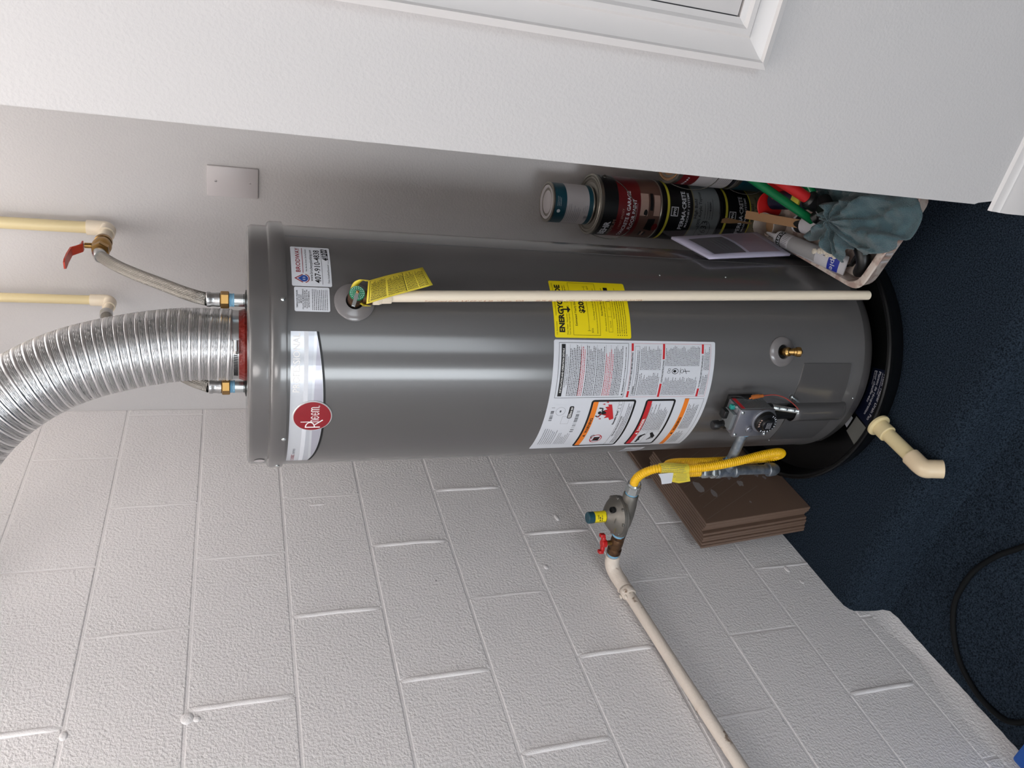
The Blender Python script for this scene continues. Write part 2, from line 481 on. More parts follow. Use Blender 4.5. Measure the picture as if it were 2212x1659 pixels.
# above the picture: added housing for the upward fill, and the bulb holder
cl = empty('fill_light_housing', (LX, LY, LZ), 'unseen white housing on chains, added around the upward fill light', 'lamp')
MB().box(LX-.66, LX+.66, LY-.06, LY+.06, LZ-.025, LZ+.02, bev=.006).build('housing', 'lamp_white', cl)
for sx in (-.63, .63): MB().cyl((LX+sx, LY, LZ+.01), (LX+sx, LY, CEIL), .002, n=6).build('chain', 'wire', cl)
cl = empty('bulb_holder', (BX, BY, CEIL), 'white round lamp holder for the globe bulb on the ceiling', 'lamp')
MB().lathe([(.075, 0), (.075, -.010), (.04, -.018), (.0, -.018)], (BX, BY, CEIL), n=32, cap=False).build('holder_plate', 'lamp_white', cl)

# blank cover plate on the back wall
cpn = empty('wall_plate', (.7, WB, 1.54), 'blank white wall plate with two screws on the back wall', 'wall plate')
MB().box(.659, .7385, WB-.0065, WB+.001, 1.477, 1.602, bev=.003).build('plate', 'plate_plastic', cpn)
for z in (1.498, 1.581):
    sc_ = MB(); sc_.lathe([(.0034, 0), (.0030, .0012), (.0012, .0016)], (.699, WB-.0062, z), (0, -1, 0), 14); o = sc_.build('screw', 'plate_plastic', cpn)
    sub(MB().box(.6986, .6994, WB-.0083, WB-.0078, z-.0026, z+.0026), 'slot', 'ink_black', o)

# ------------------------------------------------------------------ water heater
CX, CY, RR = .517, -.109, .257
HB, HT = .048, 1.512
heater = empty('water_heater', (CX, CY, HB), 'tall grey gas water heater standing in a black drain pan', 'water heater')
C0 = (CX, CY, 0)
jk = MB(); jk.lathe([(RR-.012, HB), (RR-.004, HB+.003), (RR, HB+.012), (RR, .075), (RR+.0012, .077), (RR+.0012, .080), (RR, .082), (RR, 1.452)], C0, n=128, cap=True)
jk.build('tank_jacket', 'jacket', heater)
cap_ = MB(); cap_.lathe([(RR+.0005, 1.443), (RR+.0062, 1.443), (RR+.0066, 1.4455), (RR+.0066, 1.466), (RR+.0035, 1.4715), (RR-.003, 1.4745), (RR-.0035, 1.4775), (RR-.0030, 1.503), (RR-.006, 1.5095), (RR-.012, 1.512), (.0, 1.512)], C0, n=128, cap=False)
cap_.build('top_cap', 'jacket', heater)
def cp3(th, z, r=RR):
    a = math.radians(th); return Vector((CX+r*math.cos(a), CY+r*math.sin(a), z))
def rad(th):
    a = math.radians(th); return Vector((math.cos(a), math.sin(a), 0))
for th, z in ((-42.5, 1.4503), (-133.0, 1.4535), (-105.3, 1.4465)):
    MB().lathe([(.0044, 0), (.0042, .0016), (.0026, .003), (.0001, .0036)], cp3(th, z, RR+.0062), rad(th), 14).build('cap_screw', 'zinc', heater)
# vertical seam of the jacket
MB().box(-.0012, .0012, -.0008, .0008, .09, 1.44, m=Matrix.Translation(cp3(-3.5, 0, RR)) @ Matrix.Rotation(math.radians(-3.5), 4, 'Z')).build('jacket_seam', 'jacket', heater)
# --- labels: sheets bent round the jacket; s = metres to the right from theta0
def bend(th0, r):
    return lambda s, t: cp3(th0+math.degrees(s/RR), t, r)
def dg(th, th0): return math.radians(th-th0)*RR       # degrees -> metres along the jacket
def lab(fl, name, material, th0, parent=heater, lift=.0006, **k):
    return sheet(fl, name, material, parent, bend(th0, RR+lift), cut=.0112, smooth=True, **k)
def ink(fl, name, material, th0, parent, lift=.0010): return sheet(fl, name, material, parent, bend(th0, RR+lift), cut=.0112)

# installer's sticker
T = -24.3; a, b = dg(-35.6, T), dg(-12.9, T)
L1 = lab(Flat().rrect(a, b, 1.359, 1.433, .003), 'installer_label', 'label_white', T, label='white installer sticker with phone number and handwritten date')
k_ = Flat(); k_.text('BRODWAY', .0132, 1.4165, .0118, bold=.012, fit=.0660); k_.rect(-.0210, .0465, 1.4112, 1.4123)
ink(k_, 'print', 'badge_red', T, L1)
k_ = Flat(); k_.text('Not like the Street, Like the Plumber', .0132, 1.4040, .0046, fit=.0610)
k_.text('www.brodwayplumbing.com', .0015, 1.3938, .0084, fit=.0810); k_.text('407-910-4838', -.0005, 1.3792, .0160, bold=.010, fit=.0850)
k_.rect(-.0460, .0440, 1.3757, 1.3763); k_.text('Date Installed/Serviced:', -.0205, 1.3625, .0055, fit=.0450); k_.rect(.004, .046, 1.3630, 1.3635)
k_.text('4/12/22', .0285, 1.3640, .0150, bold=.04, shear=.35, rot=.05, fit=.0340)
ink(k_, 'print', 'ink_black', T, L1)
lx = -.0335; k_ = Flat()
for sg in (1, -1):
    k_.poly([(lx, 1.4285), (lx+sg*.0098, 1.4130), (lx+sg*.0080, 1.4125), (lx, 1.4252)][::sg])
k_.ring(lx, 1.4105, .0104, .0104, .0016, 20, PI*1.08, PI*1.92)
ink(k_, 'print', 'badge_red', T, L1)
k_ = Flat(); k_.ring(lx, 1.4105, .0074, .0074, .0040, 24); k_.poly([(lx, 1.4220), (lx-.0056, 1.4150), (lx+.0056, 1.4150)][::-1]); k_.rect(lx-.0016, lx+.0016, 1.406, 1.415)
ink(k_, 'print', 'ink_blue', T, L1)
# relief-valve notice
T = -41.6; a, b = dg(-47.1, T), dg(-36.0, T)
L2 = lab(Flat().rrect(a, b, 1.3645, 1.4295, .003), 'notice_label', 'label_white', T)
k_ = Flat()
for i, s_ in enumerate(('TEMPERATURE / PRESSURE', 'RELIEF VALVE', '-IMPORTANT-', 'FOLLOW THE MAINTENANCE', 'PROCEDURES FOR RELIEF', 'VALVE AS DIRECTED IN THE', 'INSTRUCTION MANUAL')):
    k_.text(s_, 0, 1.4235-.0036*i, .0036, bold=.01, sx=.84)
k_.fine(a+.003, b-.003, 1.3970, 1.3675, .0034, .0016, 3, .08, (.0015, .005))
ink(k_, 'print', 'ink_black', T, L2)

# long silver maker's label with curved lower edge
T = -92.2; a, b = dg(-129.0, T), dg(-55.5, T)
def low(s): return 1.3712+.0148*(s/b)**2 if s > 0 else 1.3712+.0190*abs(s/a)**2.4
def band(f0, f1, n=36, s0=None, s1=None):
    f = Flat(); s0 = a if s0 is None else s0; s1 = b if s1 is None else s1
    for i in range(n):
        x0 = s0+(s1-s0)*i/n; x1 = s0+(s1-s0)*(i+1)/n
        f.poly([(x0, f0(x0)), (x1, f0(x1)), (x1, f1(x1)), (x0, f1(x0))])
    return f
tp = lambda s: 1.4372
L3 = lab(band(low, tp), 'maker_label', 'label_silver', T, label='silver maker label with curved black lower edge')
ink(band(lambda s: low(s), lambda s: low(s)+.0042), 'print', 'ink_black', T, L3)
ink(band(lambda s: low(s)+.0050, lambda s: max(low(s)+.0052, 1.394-.30*(s/b)**2*.02 if s > 0 else 1.394-.006*(s/a)**2)), 'print', 'silver_b', T, L3, .0008)
ink(band(lambda s: 1.398-.004*(s/b)**2, lambda s: 1.405), 'print', 'silver_a', T, L3, .0008)
ink(band(lambda s: 1.405, lambda s: 1.413), 'print', 'label_white', T, L3, .0008)
k_ = Flat(); k_.text('PROFESSIONAL', .1040, 1.4205, .0178, bold=.012, fit=.1130)
ink(k_, 'print', 'ink_white', T, L3)
k_ = Flat(); k_.text('CLASSIC', a+.004, 1.4225, .0095, 'LEFT', bold=.01, sx=.95); ink(k_, 'print', 'badge_red', T, L3)
k_ = Flat(); k_.text('series', a+.042, 1.4225, .0095, 'LEFT', sx=1.0); ink(k_, 'print', 'ink_grey', T, L3)
# round maker's badge
T = -93.3
bs = bend(T, RR)
bad = MB(); nn = 48; bx, bz, zc = .0354, .0374, 1.3950
for r_, l_ in ((1.0, .0004), (1.0, .0022), (.97, .0030), (.90, .0030), (0, .0030)):
    for i in range(nn):
        t = 2*PI*i/nn; s_ = bx*r_*math.cos(t); z_ = zc+bz*r_*math.sin(t)
        bad.v.append(tuple(cp3(T+math.degrees(s_/RR), z_, RR+l_)))
for j in range(4):
    for i in range(nn): bad.f.append((j*nn+i, j*nn+(i+1) % nn, (j+1)*nn+(i+1) % nn, (j+1)*nn+i))
BADGE = bad.build('badge', 'badge_rim', heater, label='dark red oval maker badge')
sheet(Flat().ell(0, zc, bx*.935, bz*.94, 60), 'face', 'badge_red', BADGE, bend(T, RR+.0034), cut=.006)
k_ = Flat()
# lettering of the badge: tall R with long leg, h rising, e e m
zb = 1.3835
k_.rect(-.0265, -.0240, zb-.004, zb+.0245)                       # R stem
k_.ring(-.0245, zb+.0150, .0125, .0095, .0022, 20, -PI/2, PI/2)
k_.line((-.0190, zb+.0060), (-.0075, zb-.0085), .0024)
k_.rect(-.0125, -.0108, zb-.001, zb+.0330)                       # h ascender
def arch(x, w_, h):
    k_.ring(x+w_/2, zb+h-w_/2-.001, w_/2, w_/2+.001, .0015, 12, 0, PI); k_.rect(x+w_-.0015, x+w_, zb-.001, zb+h-w_/2)
arch(-.0125, .0062, .0145)
for x in (-.0045, .0045):
    k_.ring(x+.003, zb+.0065, .0036, .0078, .0015, 20, .5, 2*PI-.35); k_.rect(x-.0003, x+.0063, zb+.006, zb+.0074)
k_.rect(.0125, .0140, zb-.001, zb+.0145); arch(.0125, .0058, .0145); arch(.0168, .0058, .0145)
k_.text('®', .0245, zb-.002, .0040)
sheet(k_, 'lettering', 'ink_white', BADGE, bend(T, RR+.0038))

# yellow energy label
T = -41.75; a, b = dg(-56.3, T), dg(-27.2, T)
L4 = lab(Flat().rrect(a, b, .7253, .9052, .004), 'energy_label', 'label_yellow', T, label='yellow energy label with bold black heading')
k_ = Flat()
k_.text('ENERGYGUIDE', 0, .8822, .0168, bold=.045, sx=.97)
k_.rect(-.0055, -.0025, .8690, .8840); k_.poly([(-.0120, .8730), (.0040, .8730), (-.0040, .8655)][::-1])
k_.text('U.S. Government', a+.006, .8985, .0040, 'LEFT'); k_.text('Federal law prohibits removal of this label before consumer purchase.', b-.006, .8985, .0034, 'RIGHT', sx=.8)
k_.text('Water Heater - Natural Gas', a+.006, .8740, .0040, 'LEFT'); k_.text('Tank Size (Storage Capacity): 40 gallons', a+.006, .8685, .0040, 'LEFT')
k_.fine(.012, b-.006, .8765, .8680, .0050, .0022, 5, .2, (.002, .006))
k_.frame(a+.0055, b-.0035, .7985, .8620, .0006)
k_.text('Estimated Yearly Energy Cost', 0, .8520, .0066, bold=.01)
k_.text('$202', .006, .8330, .0170, bold=.04)
k_.rect(-.050, .052, .8250, .8256); k_.rect(-.050, -.0494, .8215, .8290); k_.rect(.052, .0526, .8215, .8290)
k_.text('$226', -.049, .8155, .0050); k_.text('$257', .050, .8155, .0050)
k_.text('Cost Range of Similar Models', 0, .8100, .0044)
k_.fine(a+.010, b-.008, .8060, .8010, .0040, .0016, 6, .1, (.002, .006))
k_.text('First Hour Rating', .004, .7900, .0058, bold=.01); k_.text('(How much hot water you get in the first hour of use)', 0, .7835, .0048, sx=.95)
k_.frame(-.052, .052, .7690, .7790, .0005); k_.rect(-.018, -.0176, .769, .779); k_.rect(.017, .0174, .769, .779); k_.rect(.0174, .052, .769, .779)
k_.text('Very Small', -.035, .7725, .0036); k_.text('Low', 0, .7725, .0036)
k_.text('Estimated Yearly Energy Use', 0, .7630, .0038)
for i in range(5):
    zz = .7560-.0053*i; k_.ell(a+.007, zz+.0012, .0011, .0011, 8); k_.fine(a+.011, b-.008, zz+.0024, zz, .0060, .0019, 20+i, .35, (.002, .007))
ink(k_, 'print', 'ink_black', T, L4)

# big white instruction label
T = -90.6; a, b = dg(-124.0, T), dg(-57.2, T)
L5 = lab(Flat().rrect(a, b, .5115, .9075, .004), 'instruction_label', 'label_white', T, label='large white instruction label with warning boxes')
g = lambda th: dg(th, T)
x0, x1 = g(-85.6), g(-58.5)
k_ = Flat()
k_.frame(x0, x1, .7318, .8958, .0007)
k_.rect(x0+.004, x1-.0035, .8810, .8900)
k_.text('AUTOMATIC STORAGE WATER HEATER', (x0+x1)/2, .8765, .0040); k_.text('FOR DIRECT VENT INSTALLATION', (x0+x1)/2, .8722, .0040)
rng = [(.8695, .8560), (.8540, .8450), (.8305, .8080), (.8060, .7860), (.7660, .7600), (.7580, .7420)]
for i, (u_, v_) in enumerate(rng): k_.fine(x0+.005, x1-.005, u_, v_, .0038, .0020, 30+i, .12, (.002, .008))
for z_ in (.8702, .855, .8445, .831, .807, .786, .7742, .7585): k_.rect(x0+.004, x1-.004, z_, z_+.0003)
k_.text('WARNING:', x0+.012, .7352, .0048, 'LEFT', bold=.02); k_.fine(x0+.036, x1-.006, .7385, .7355, .006, .0020, 44, .05, (.002, .008))
k_.poly([(x0+.0045, .7350), (x0+.0100, .7350), (x0+.0072, .7398)])
for s_, z_, f in (('FOR YOUR SAFETY READ BEFORE OPERATING', .7212, .084), ('LIGHTING INSTRUCTIONS', .6428, .050), ('TO TURN GAS OFF TO THE APPLIANCE', .5428, .074)):
    k_.text(s_, (x0+x1)/2-.001, z_-.0012, .0054, bold=.02, fit=f)
k_.frame(x0+.004, x1-.006, .7040, .7160, .0004); k_.text('WARNING:', x0+.007, .7108, .0040, 'LEFT', bold=.03); k_.fine(x0+.006, x1-.009, .7098, .7045, .0034, .0017, 50, .1, (.002, .007))
xm = (x0+x1)/2
for i, (p, q_, u_, v_) in enumerate(((x0+.005, xm-.002, .7005, .6500), (xm+.003, x1-.004, .7005, .6500), (x0+.005, xm-.012, .6385, .5500), (xm+.012, x1-.004, .6385, .5500), (x0+.005, xm-.002, .5385, .5260), (xm+.003, x1-.004, .5385, .5260))):
    k_.fine(p, q_, u_, v_, .0037, .0019, 60+i, .3, (.0018, .006))
k_.ring(xm, .612, .0065, .0085, .0012, 20); k_.ell(xm, .6130, .0030, .0040, 16); k_.ring(xm, .594, .0045, .0045, .0008, 16); k_.ring(xm-.002, .628, .0030, .0040, .0007, 12); k_.ring(xm+.004, .627, .0025, .0035, .0007, 12)
k_.rect(xm-.008, xm+.008, .5985, .5992); k_.line((xm-.006, .582), (xm+.006, .588), .0012); k_.rect(xm-.0006, xm+.0006, .574, .592)
# left column frames and pictograms
y0_, y1_ = g(-122.1), g(-86.9)
def thick(x0, x1, z0, z1, w_):
    f = Flat(); n = 5; pts_o = []; pts_i = []
    for (r, e, P) in ((.007, 0, pts_o), (.003, w_, pts_i)):
        for cx, cy, qd in ((x1-e-r, z1-e-r, 0), (x0+e+r, z1-e-r, 1), (x0+e+r, z0+e+r, 2), (x1-e-r, z0+e+r, 3)):
            for i in range(n+1):
                t = (qd+i/n)*PI/2; P.append((cx+r*math.cos(t), cy+r*math.sin(t)))
    m = len(pts_o)
    for i in range(m): k_.poly([pts_o[i], pts_o[(i+1) % m], pts_i[(i+1) % m], pts_i[i]])
thick(y0_, y1_, .6955, .8052, .0048); thick(y0_, y1_, .5940, .6712, .0048)
k_.text('WARNING', (y0_+y1_)/2+.006, .7905, .0088, bold=.03, sx=1.15)
k_.poly([((y0_+y1_)/2-.034, .7905), ((y0_+y1_)/2-.026, .7905), ((y0_+y1_)/2-.030, .7972)])
k_.rect(y0_+.005, y1_-.005, .7245, .7250)
k_.ring(y0_+.040, .7560, .0, .0, 0, 3) if False else None
k_.rect(y0_+.026, y0_+.042, .7490, .7640); k_.ring(y0_+.044, .7680, .0070, .0060, .0018, 14, -.4, PI); k_.text('Flammable Vapors', y1_-.050, .7330, .0062, bold=.03, sx=.9)
for dx in (0, .010, .019): k_.ring(y1_-.028+dx, .7330+.001*dx, .0060, .0050, .0004, 14)
cxp, czp = y1_-.034, .7740
k_.ell(cxp, czp+.0045, .0042, .0042, 16); k_.poly([(cxp-.005, czp), (cxp+.005, czp), (cxp+.0075, czp-.012), (cxp-.0065, czp-.012)][::-1])
for p, q_ in (((-.005, 0), (-.012, .006)), ((-.012, .006), (-.0085, .0125)), ((.005, 0), (.0115, -.001)), ((.0115, -.001), (.0125, .0085))): k_.line((cxp+p[0], czp+p[1]), (cxp+q_[0], czp+q_[1]), .0030)
k_.text('FIRE AND EXPLOSION HAZARD', (y0_+y1_)/2, .7190, .0048, bold=.02); k_.text('Can result in serious injury or death.', (y0_+y1_)/2, .7140, .0044)
k_.fine(y0_+.012, y1_-.006, .7125, .7015, .0038, .0019, 71, .1, (.002, .007))
# danger box
k_.rect(y0_+.058, y0_+.0584, .5990, .6560); k_.fine(y0_+.063, y1_-.010, .6545, .6040, .0042, .0020, 72, .35, (.002, .007))
for i in range(4): k_.ell(y0_+.016+.008*i, .6445-.001*(i % 2), .0052, .0032+.001*(i % 2), 14)
k_.line((y0_+.036, .6480), (y0_+.049, .6350), .0050); k_.poly([(y0_+.030, .6070), (y0_+.040, .6060), (y0_+.056, .6190), (y0_+.052, .6240), (y0_+.036, .6150)])
for i in range(4): k_.line((y0_+.038, .6150-.002*i), (y0_+.022+.002*i, .6200-.004*i), .0016)
k_.rect(y0_+.012, y0_+.0124, .600, .640); k_.rect(y0_+.012, y0_+.058, .6322, .6326)
# lower warning
k_.text('WARNING', (y0_+y1_)/2+.004, .5625, .0084, bold=.03, sx=1.1); k_.poly([((y0_+y1_)/2-.034, .5625), ((y0_+y1_)/2-.026, .5625), ((y0_+y1_)/2-.030, .5690)])
k_.fine((y0_+y1_)/2-.012, y1_-.006, .5560, .5300, .0040, .0020, 73, .3, (.002, .008)); k_.fine(y0_+.006, (y0_+y1_)/2-.020, .5560, .5330, .0042, .0020, 74, .3, (.002, .008))
k_.rect(y0_, y1_, .5208, .5213); k_.rect(y1_-.0005, y1_, .5210, .572)
ink(k_, 'print', 'ink_black', T, L5)
k_ = Flat()
k_.text('INSTALLATION AND OPERATION DETAILS', xm, .8835, .0055, bold=.015, sx=.92); k_.text('DANGER', (y0_+y1_)/2+.004, .6575, .0088, bold=.03, sx=1.15)
k_.poly([((y0_+y1_)/2-.030, .6575), ((y0_+y1_)/2-.022, .6575), ((y0_+y1_)/2-.026, .6642)])
k_r = Flat(); k_r.rect(y0_+.0045, y1_-.0045, .6550, .6668)
for z_, wl_, wr_ in ((.7195, .0150, .0165), (.6415, .032, .034), (.5415, .020, .021)):
    k_r.rect(x0, x0+wl_, z_, z_+.0052); k_r.rect(x1-wr_, x1, z_, z_+.0052)
k_r.frame(x0, x1, .5228, .7247, .0004)
k_r.fine(x0+.005, x1-.005, .8440, .8325, .0038, .0020, 80, .1, (.002, .008)); k_r.fine(x0+.005, x1-.012, .7855, .7755, .0038, .0020, 81, .2, (.002, .008)); k_r.fine(x0+.005, x1-.010, .7735, .7675, .0038, .0020, 82, .2, (.002, .008))
k_r.ring(y0_+.035, .7580, .0170, .0145, .0020, 32); k_r.line((y0_+.024, .7680), (y0_+.046, .7480), .0022)
fx = y1_-.052
k_r.poly([(fx, .7390), (fx+.040, .7540), (fx+.040, .7640), (fx+.035, .7600), (fx+.033, .7690), (fx+.027, .7620), (fx+.024, .7700), (fx+.018, .7610), (fx+.012, .7700), (fx+.009, .7600), (fx+.002, .7640), (fx+.004, .7530), (fx-.004, .7480)])
for dx, dz in ((0, .770), (.006, .776), (.013, .772), (.040, .770), (.045, .7625)): k_r.poly([(fx+dx-.001, dz), (fx+dx+.003, dz+.002), (fx+dx+.0005, dz+.0075)])
ink(k_r, 'print', 'ink_red', T, L5)
ink(k_, 'print', 'ink_white', T, L5, .0014)
k_ = Flat(); k_.rect(y0_+.0045, y1_-.0045, .7880, .8000); k_.rect(g(-123.3), y1_+.001, .5600, .5715)
ink(k_, 'print', 'ink_orange', T, L5, .0008)
L6 = lab(Flat().rrect(g(-119.5), g(-89.3), .8250, .9000, .002), 'rating_plate', 'label_white', T, lift=.0010)
k_ = Flat(); px0, px1 = g(-118.8), g(-90)
k_.bars(px1-.040, px1-.002, .8890, .8965, 40, 3); k_.bars(px1-.078, px1-.012, .8270, .8350, 60, 4)
k_.fine(px0+.002, px0+.068, .8960, .8600, .0050, .0019, 90, .3, (.0015, .006)); k_.fine(px0+.002, px0+.050, .8580, .8300, .0042, .0017, 91, .4, (.0015, .005))
k_.ring(px1-.014, .8740, .0110, .0110, .0004, 24); k_.ell(px1-.014, .8740, .0030, .0022, 12)
k_.frame(px1-.050, px1-.028, .8480, .8660, .0003)
ink(k_, 'print', 'ink_grey', T, L6, .0014)
k_ = Flat(); k_.rrect(px1-.034, px1-.001, .8440, .8545, .003); ink(k_, 'print', 'ink_black', T, L6, .0014)
k_ = Flat()
for i, (w_, h_) in enumerate(((.0030, .0062), (.0030, .0062), (.0030, .0062), (.0022, .0044), (.0022, .0044), (.0012, .0044), (.0022, .0044), (.0022, .0044))):
    xx = px1-.0315+.0036*i; k_.frame(xx, xx+w_, .8464, .8464+h_, .0009)
ink(k_, 'print', 'ink_white', T, L6, .0018)
# small label further round
T = -136.0
L7 = lab(Flat().rrect(dg(-143.5, T), dg(-128.0, T), .597, .650, .002), 'rating_label', 'label_white', T)
k_ = Flat(); k_.fine(dg(-142.5, T), dg(-129, T), .647, .600, .0045, .0019, 95, .3, (.002, .007)); ink(k_, 'print', 'ink_grey', T, L7)
# sticker on the cap edge
sheet(Flat().ell(0, 1.4895, .0135, .0105, 30), 'cap_sticker', 'can_white', heater, bend(-130.6, RR-.0022), cut=.004)

# jacket openings: plastic rings with dark holes
def escutcheon(th, z, r_o, r_i):
    d = rad(th); c = cp3(th, z, RR-.002)
    e = MB(); n = 48; u = Vector((-d.y, d.x, 0)); v = Vector((0, 0, 1))
    for r, l in ((r_o, .0), (r_o, .0032), (r_o*.97, .0042), ((r_o+r_i)/2, .0068), (r_i*1.06, .0088), (r_i, .0075), (r_i*.97, .001)):
        for i in range(n):
            t = 2*PI*i/n; s_ = r*math.cos(t); hh = r*math.sin(t)
            p = cp3(th+math.degrees(s_/RR), z+hh, RR+l-.001); e.v.append(tuple(p))
    for j in range(6):
        for i in range(n): e.f.append((j*n+i, j*n+(i+1) % n, (j+1)*n+(i+1) % n, (j+1)*n+i))
    o = e.build('port_ring', 'jacket_ring', heater)
    sheet(Flat().ell(0, 0, r_i*1.02, r_i*1.02, 32), 'port_hole', 'black_hole', o, lambda s, t: cp3(th+math.degrees(s/RR), z+t, RR+.0015))
escutcheon(-42.2, 1.3185, .0385, .0165)
escutcheon(-61.7, .3265, .0352, .0160)
# drain cock
d = rad(-61.7); c = cp3(-61.7, .3265, RR)
dv = MB(); dv.lathe([(.0085, -.004), (.0085, .012), (.0105, .014), (.0105, .024), (.0075, .026), (.0045, .027), (.0045, .0275), (.0001, .0275)], c, d, 24)
o = dv.build('drain_cock', 'brass', heater)
s_ = MB(); e0 = c+d*.020; dd = (d*.42-Vector((0, 0, 1))).normalized()
s_.lathe([(.0078, 0), (.0078, .012), (.0092, .0135), (.0092, .018), (.0112, .019), (.0118, .024), (.0112, .029), (.0085, .030), (.0075, .028)], e0, dd, 24)
s_.sphere(e0+dd*.027, .0075)
sub(s_, 'hose_spout', 'brass', o)
# burner access door with its moulded bulge
dm = MB(); N = 40
for i in range(N+1):
    th = -122+(122-67.7)*i/N; zt = .2520+.0180*min(1, max(0, (th+122)/34)) if th < -86 else .2700-.0100*(th+86)/18.3
    for z_, r in ((.1195, RR-.001), (.1195, RR+.0024), (zt, RR+.0024), (zt, RR-.001)): dm.v.append(tuple(cp3(th, z_, r)))
for i in range(N):
    for j in range(3): dm.f.append((i*4+j, i*4+j+1, i*4+j+5, i*4+j+4))
dm.f += [(0, 1, 2, 3), (N*4, N*4+1, N*4+2, N*4+3)]
dm.build('burner_door', 'jacket', heater, angle=30)
bl = MB(); n = 20
for j, (z_, k1) in enumerate(((.105, .0), (.107, .55), (.113, .85), (.122, 1), (.245, 1), (.262, .99), (.263, .93))):
    for i in range(n+1):
        t = PI*i/n; wv = .0235
        p = cp3(-95.5+math.degrees(wv*math.cos(t)*(1 if k1 else .9)/RR), z_, RR+.001+.026*k1*math.sin(t)**.8 if 0 < i < n else RR+.001); bl.v.append(tuple(p))
for j in range(6):
    for i in range(n): bl.f.append((j*(n+1)+i, j*(n+1)+i+1, (j+1)*(n+1)+i+1, (j+1)*(n+1)+i))
bl.build('door_bulge', 'jacket', heater, angle=60)
MB().cyl(cp3(-95.3, .258, RR+.006), cp3(-95.3, .345, RR+.010), .0165, n=24).build('burner_tube', 'black_plastic', heater)
dk = Flat(); dk.poly([(dg(-101, -95.5), .2640), (dg(-89.5, -95.5), .2640), (dg(-90.5, -95.5), .278), (dg(-95, -95.5), .290)]); sheet(dk, 'inspection_gap', 'black_hole', heater, bend(-95.5, RR+.0058), cut=.006)
MB().lathe([(.0045, 0), (.0045, .003), (.0012, .006)], cp3(-86.4, .2765, RR+.003), rad(-86.4), 12).build('door_screw', 'zinc', heater)
MB().tube([cp3(-86.4, .2765, RR+.006), cp3(-87.6, .265, RR+.009), cp3(-88.6, .256, RR+.012)], [.0030, .0045, .0012], 8).build('door_clip', 'zinc', heater)
MB().tube([cp3(-121.6, .2525, RR+.004), cp3(-121.4, .256, RR+.006), cp3(-120.6, .2575, RR+.004)], .0013, 8).build('door_clip', 'zinc', heater)
for z_, th in ((.085, -88), (.62, -20), (.44, -19)):
    MB().sphere(cp3(th, z_, RR), .0025, 10).build('jacket_rivet', 'zinc', heater)
# water nipples and vent collar on top
for sx in (-1, 1):
    nx = CX+sx*.1045
    MB().lathe([(.022, HT-.001), (.022, HT+.0015), (.013, HT+.004), (.0135, HT+.006)], (nx, CY, 0), n=24).build('nipple_gasket', 'black_plastic', heater)
    MB().cyl((nx, CY, HT), (nx, CY, HT+.028), .0132).build('nipple', 'zinc', heater)
    tn = MB(); tn.lathe([(.0138, HT+.024), (.0138, HT+.027), (.0130, HT+.028), (.0138, HT+.029), (.0130, HT+.030), (.0138, HT+.031), (.0130, HT+.032), (.0138, HT+.033), (.0130, HT+.036)], (nx, CY, 0), n=24)
    tn.build('thread_tape', 'blue_tape', heater)
MB().lathe([(.0755, HT-.001), (.0770, HT+.004), (.0740, HT+.012), (.0725, HT+.018), (.069, HT+.022), (.06, HT+.022)], (CX, CY, 0), n=64).build('vent_collar', 'red_sealant', heater)
# ------------------------------------------------------------------ drain pan
PX, PY = .510, -.085
pan = empty('drain_pan', (PX, PY, FZ), 'round black plastic drain pan under the water heater', 'drain pan')
MB().lathe([(0, FZ+.004), (.335, FZ+.004), (.338, FZ+.008), (.348, .076), (.350, .0785), (.353, .080), (.358, .080), (.361, .077), (.361, .070), (.357, .069), (.346, FZ+.004), (.342, FZ), (0, FZ)], (PX, PY, 0), n=96, cap=False).build('pan_body', 'pan_plastic', pan)
for dx, dy in ((.12, .12), (-.12, .12), (.12, -.12), (-.12, -.12)):
    MB().box(CX+dx-.02, CX+dx+.02, CY+dy-.02, CY+dy+.02, FZ+.003, HB+.003).build('riser', 'black_plastic', pan, smooth=False)
def pansheet(fl, name, material, par, lift, th0):
    # s runs clockwise seen from above, t outward from the heater
    return sheet(fl, name, material, par, lambda s, t: (PX+t*math.cos(math.radians(th0)-s/.31), PY+t*math.sin(math.radians(th0)-s/.31), FZ+.004+lift), cut=.012)
lb = pansheet(Flat().rect(0, .158, .258, .312), 'pan_label', 'navy_label', pan, .0008, -71)
k_ = Flat(); k_.text('Water Heater Drain Pan', .008, .2975, .0118, 'LEFT', fit=.135); k_.text('Plateau de récupération', .006, .2815, .0104, 'LEFT', fit=.130); k_.text('pour chauffe-eau', .006, .2715, .0104, 'LEFT', fit=.095)
k_.fine(.008, .07, .2945, .2910, .0050, .0024, 7, .1, (.002, .006)); k_.fine(.008, .05, .2690, .2645, .0050, .0022, 8, .1, (.002, .006))
pansheet(k_, 'print', 'label_white', lb, .0014, -71)
pansheet(Flat().poly([(.162, .268), (.222, .274), (.222, .328), (.162, .320)]), 'pan_panel', 'grey_patch', pan, .0010, -71)
pansheet(Flat().poly([(.176, .250), (.215, .250), (.215, .268), (.176, .263)]), 'pan_sticker', 'label_white', pan, .0010, -71)

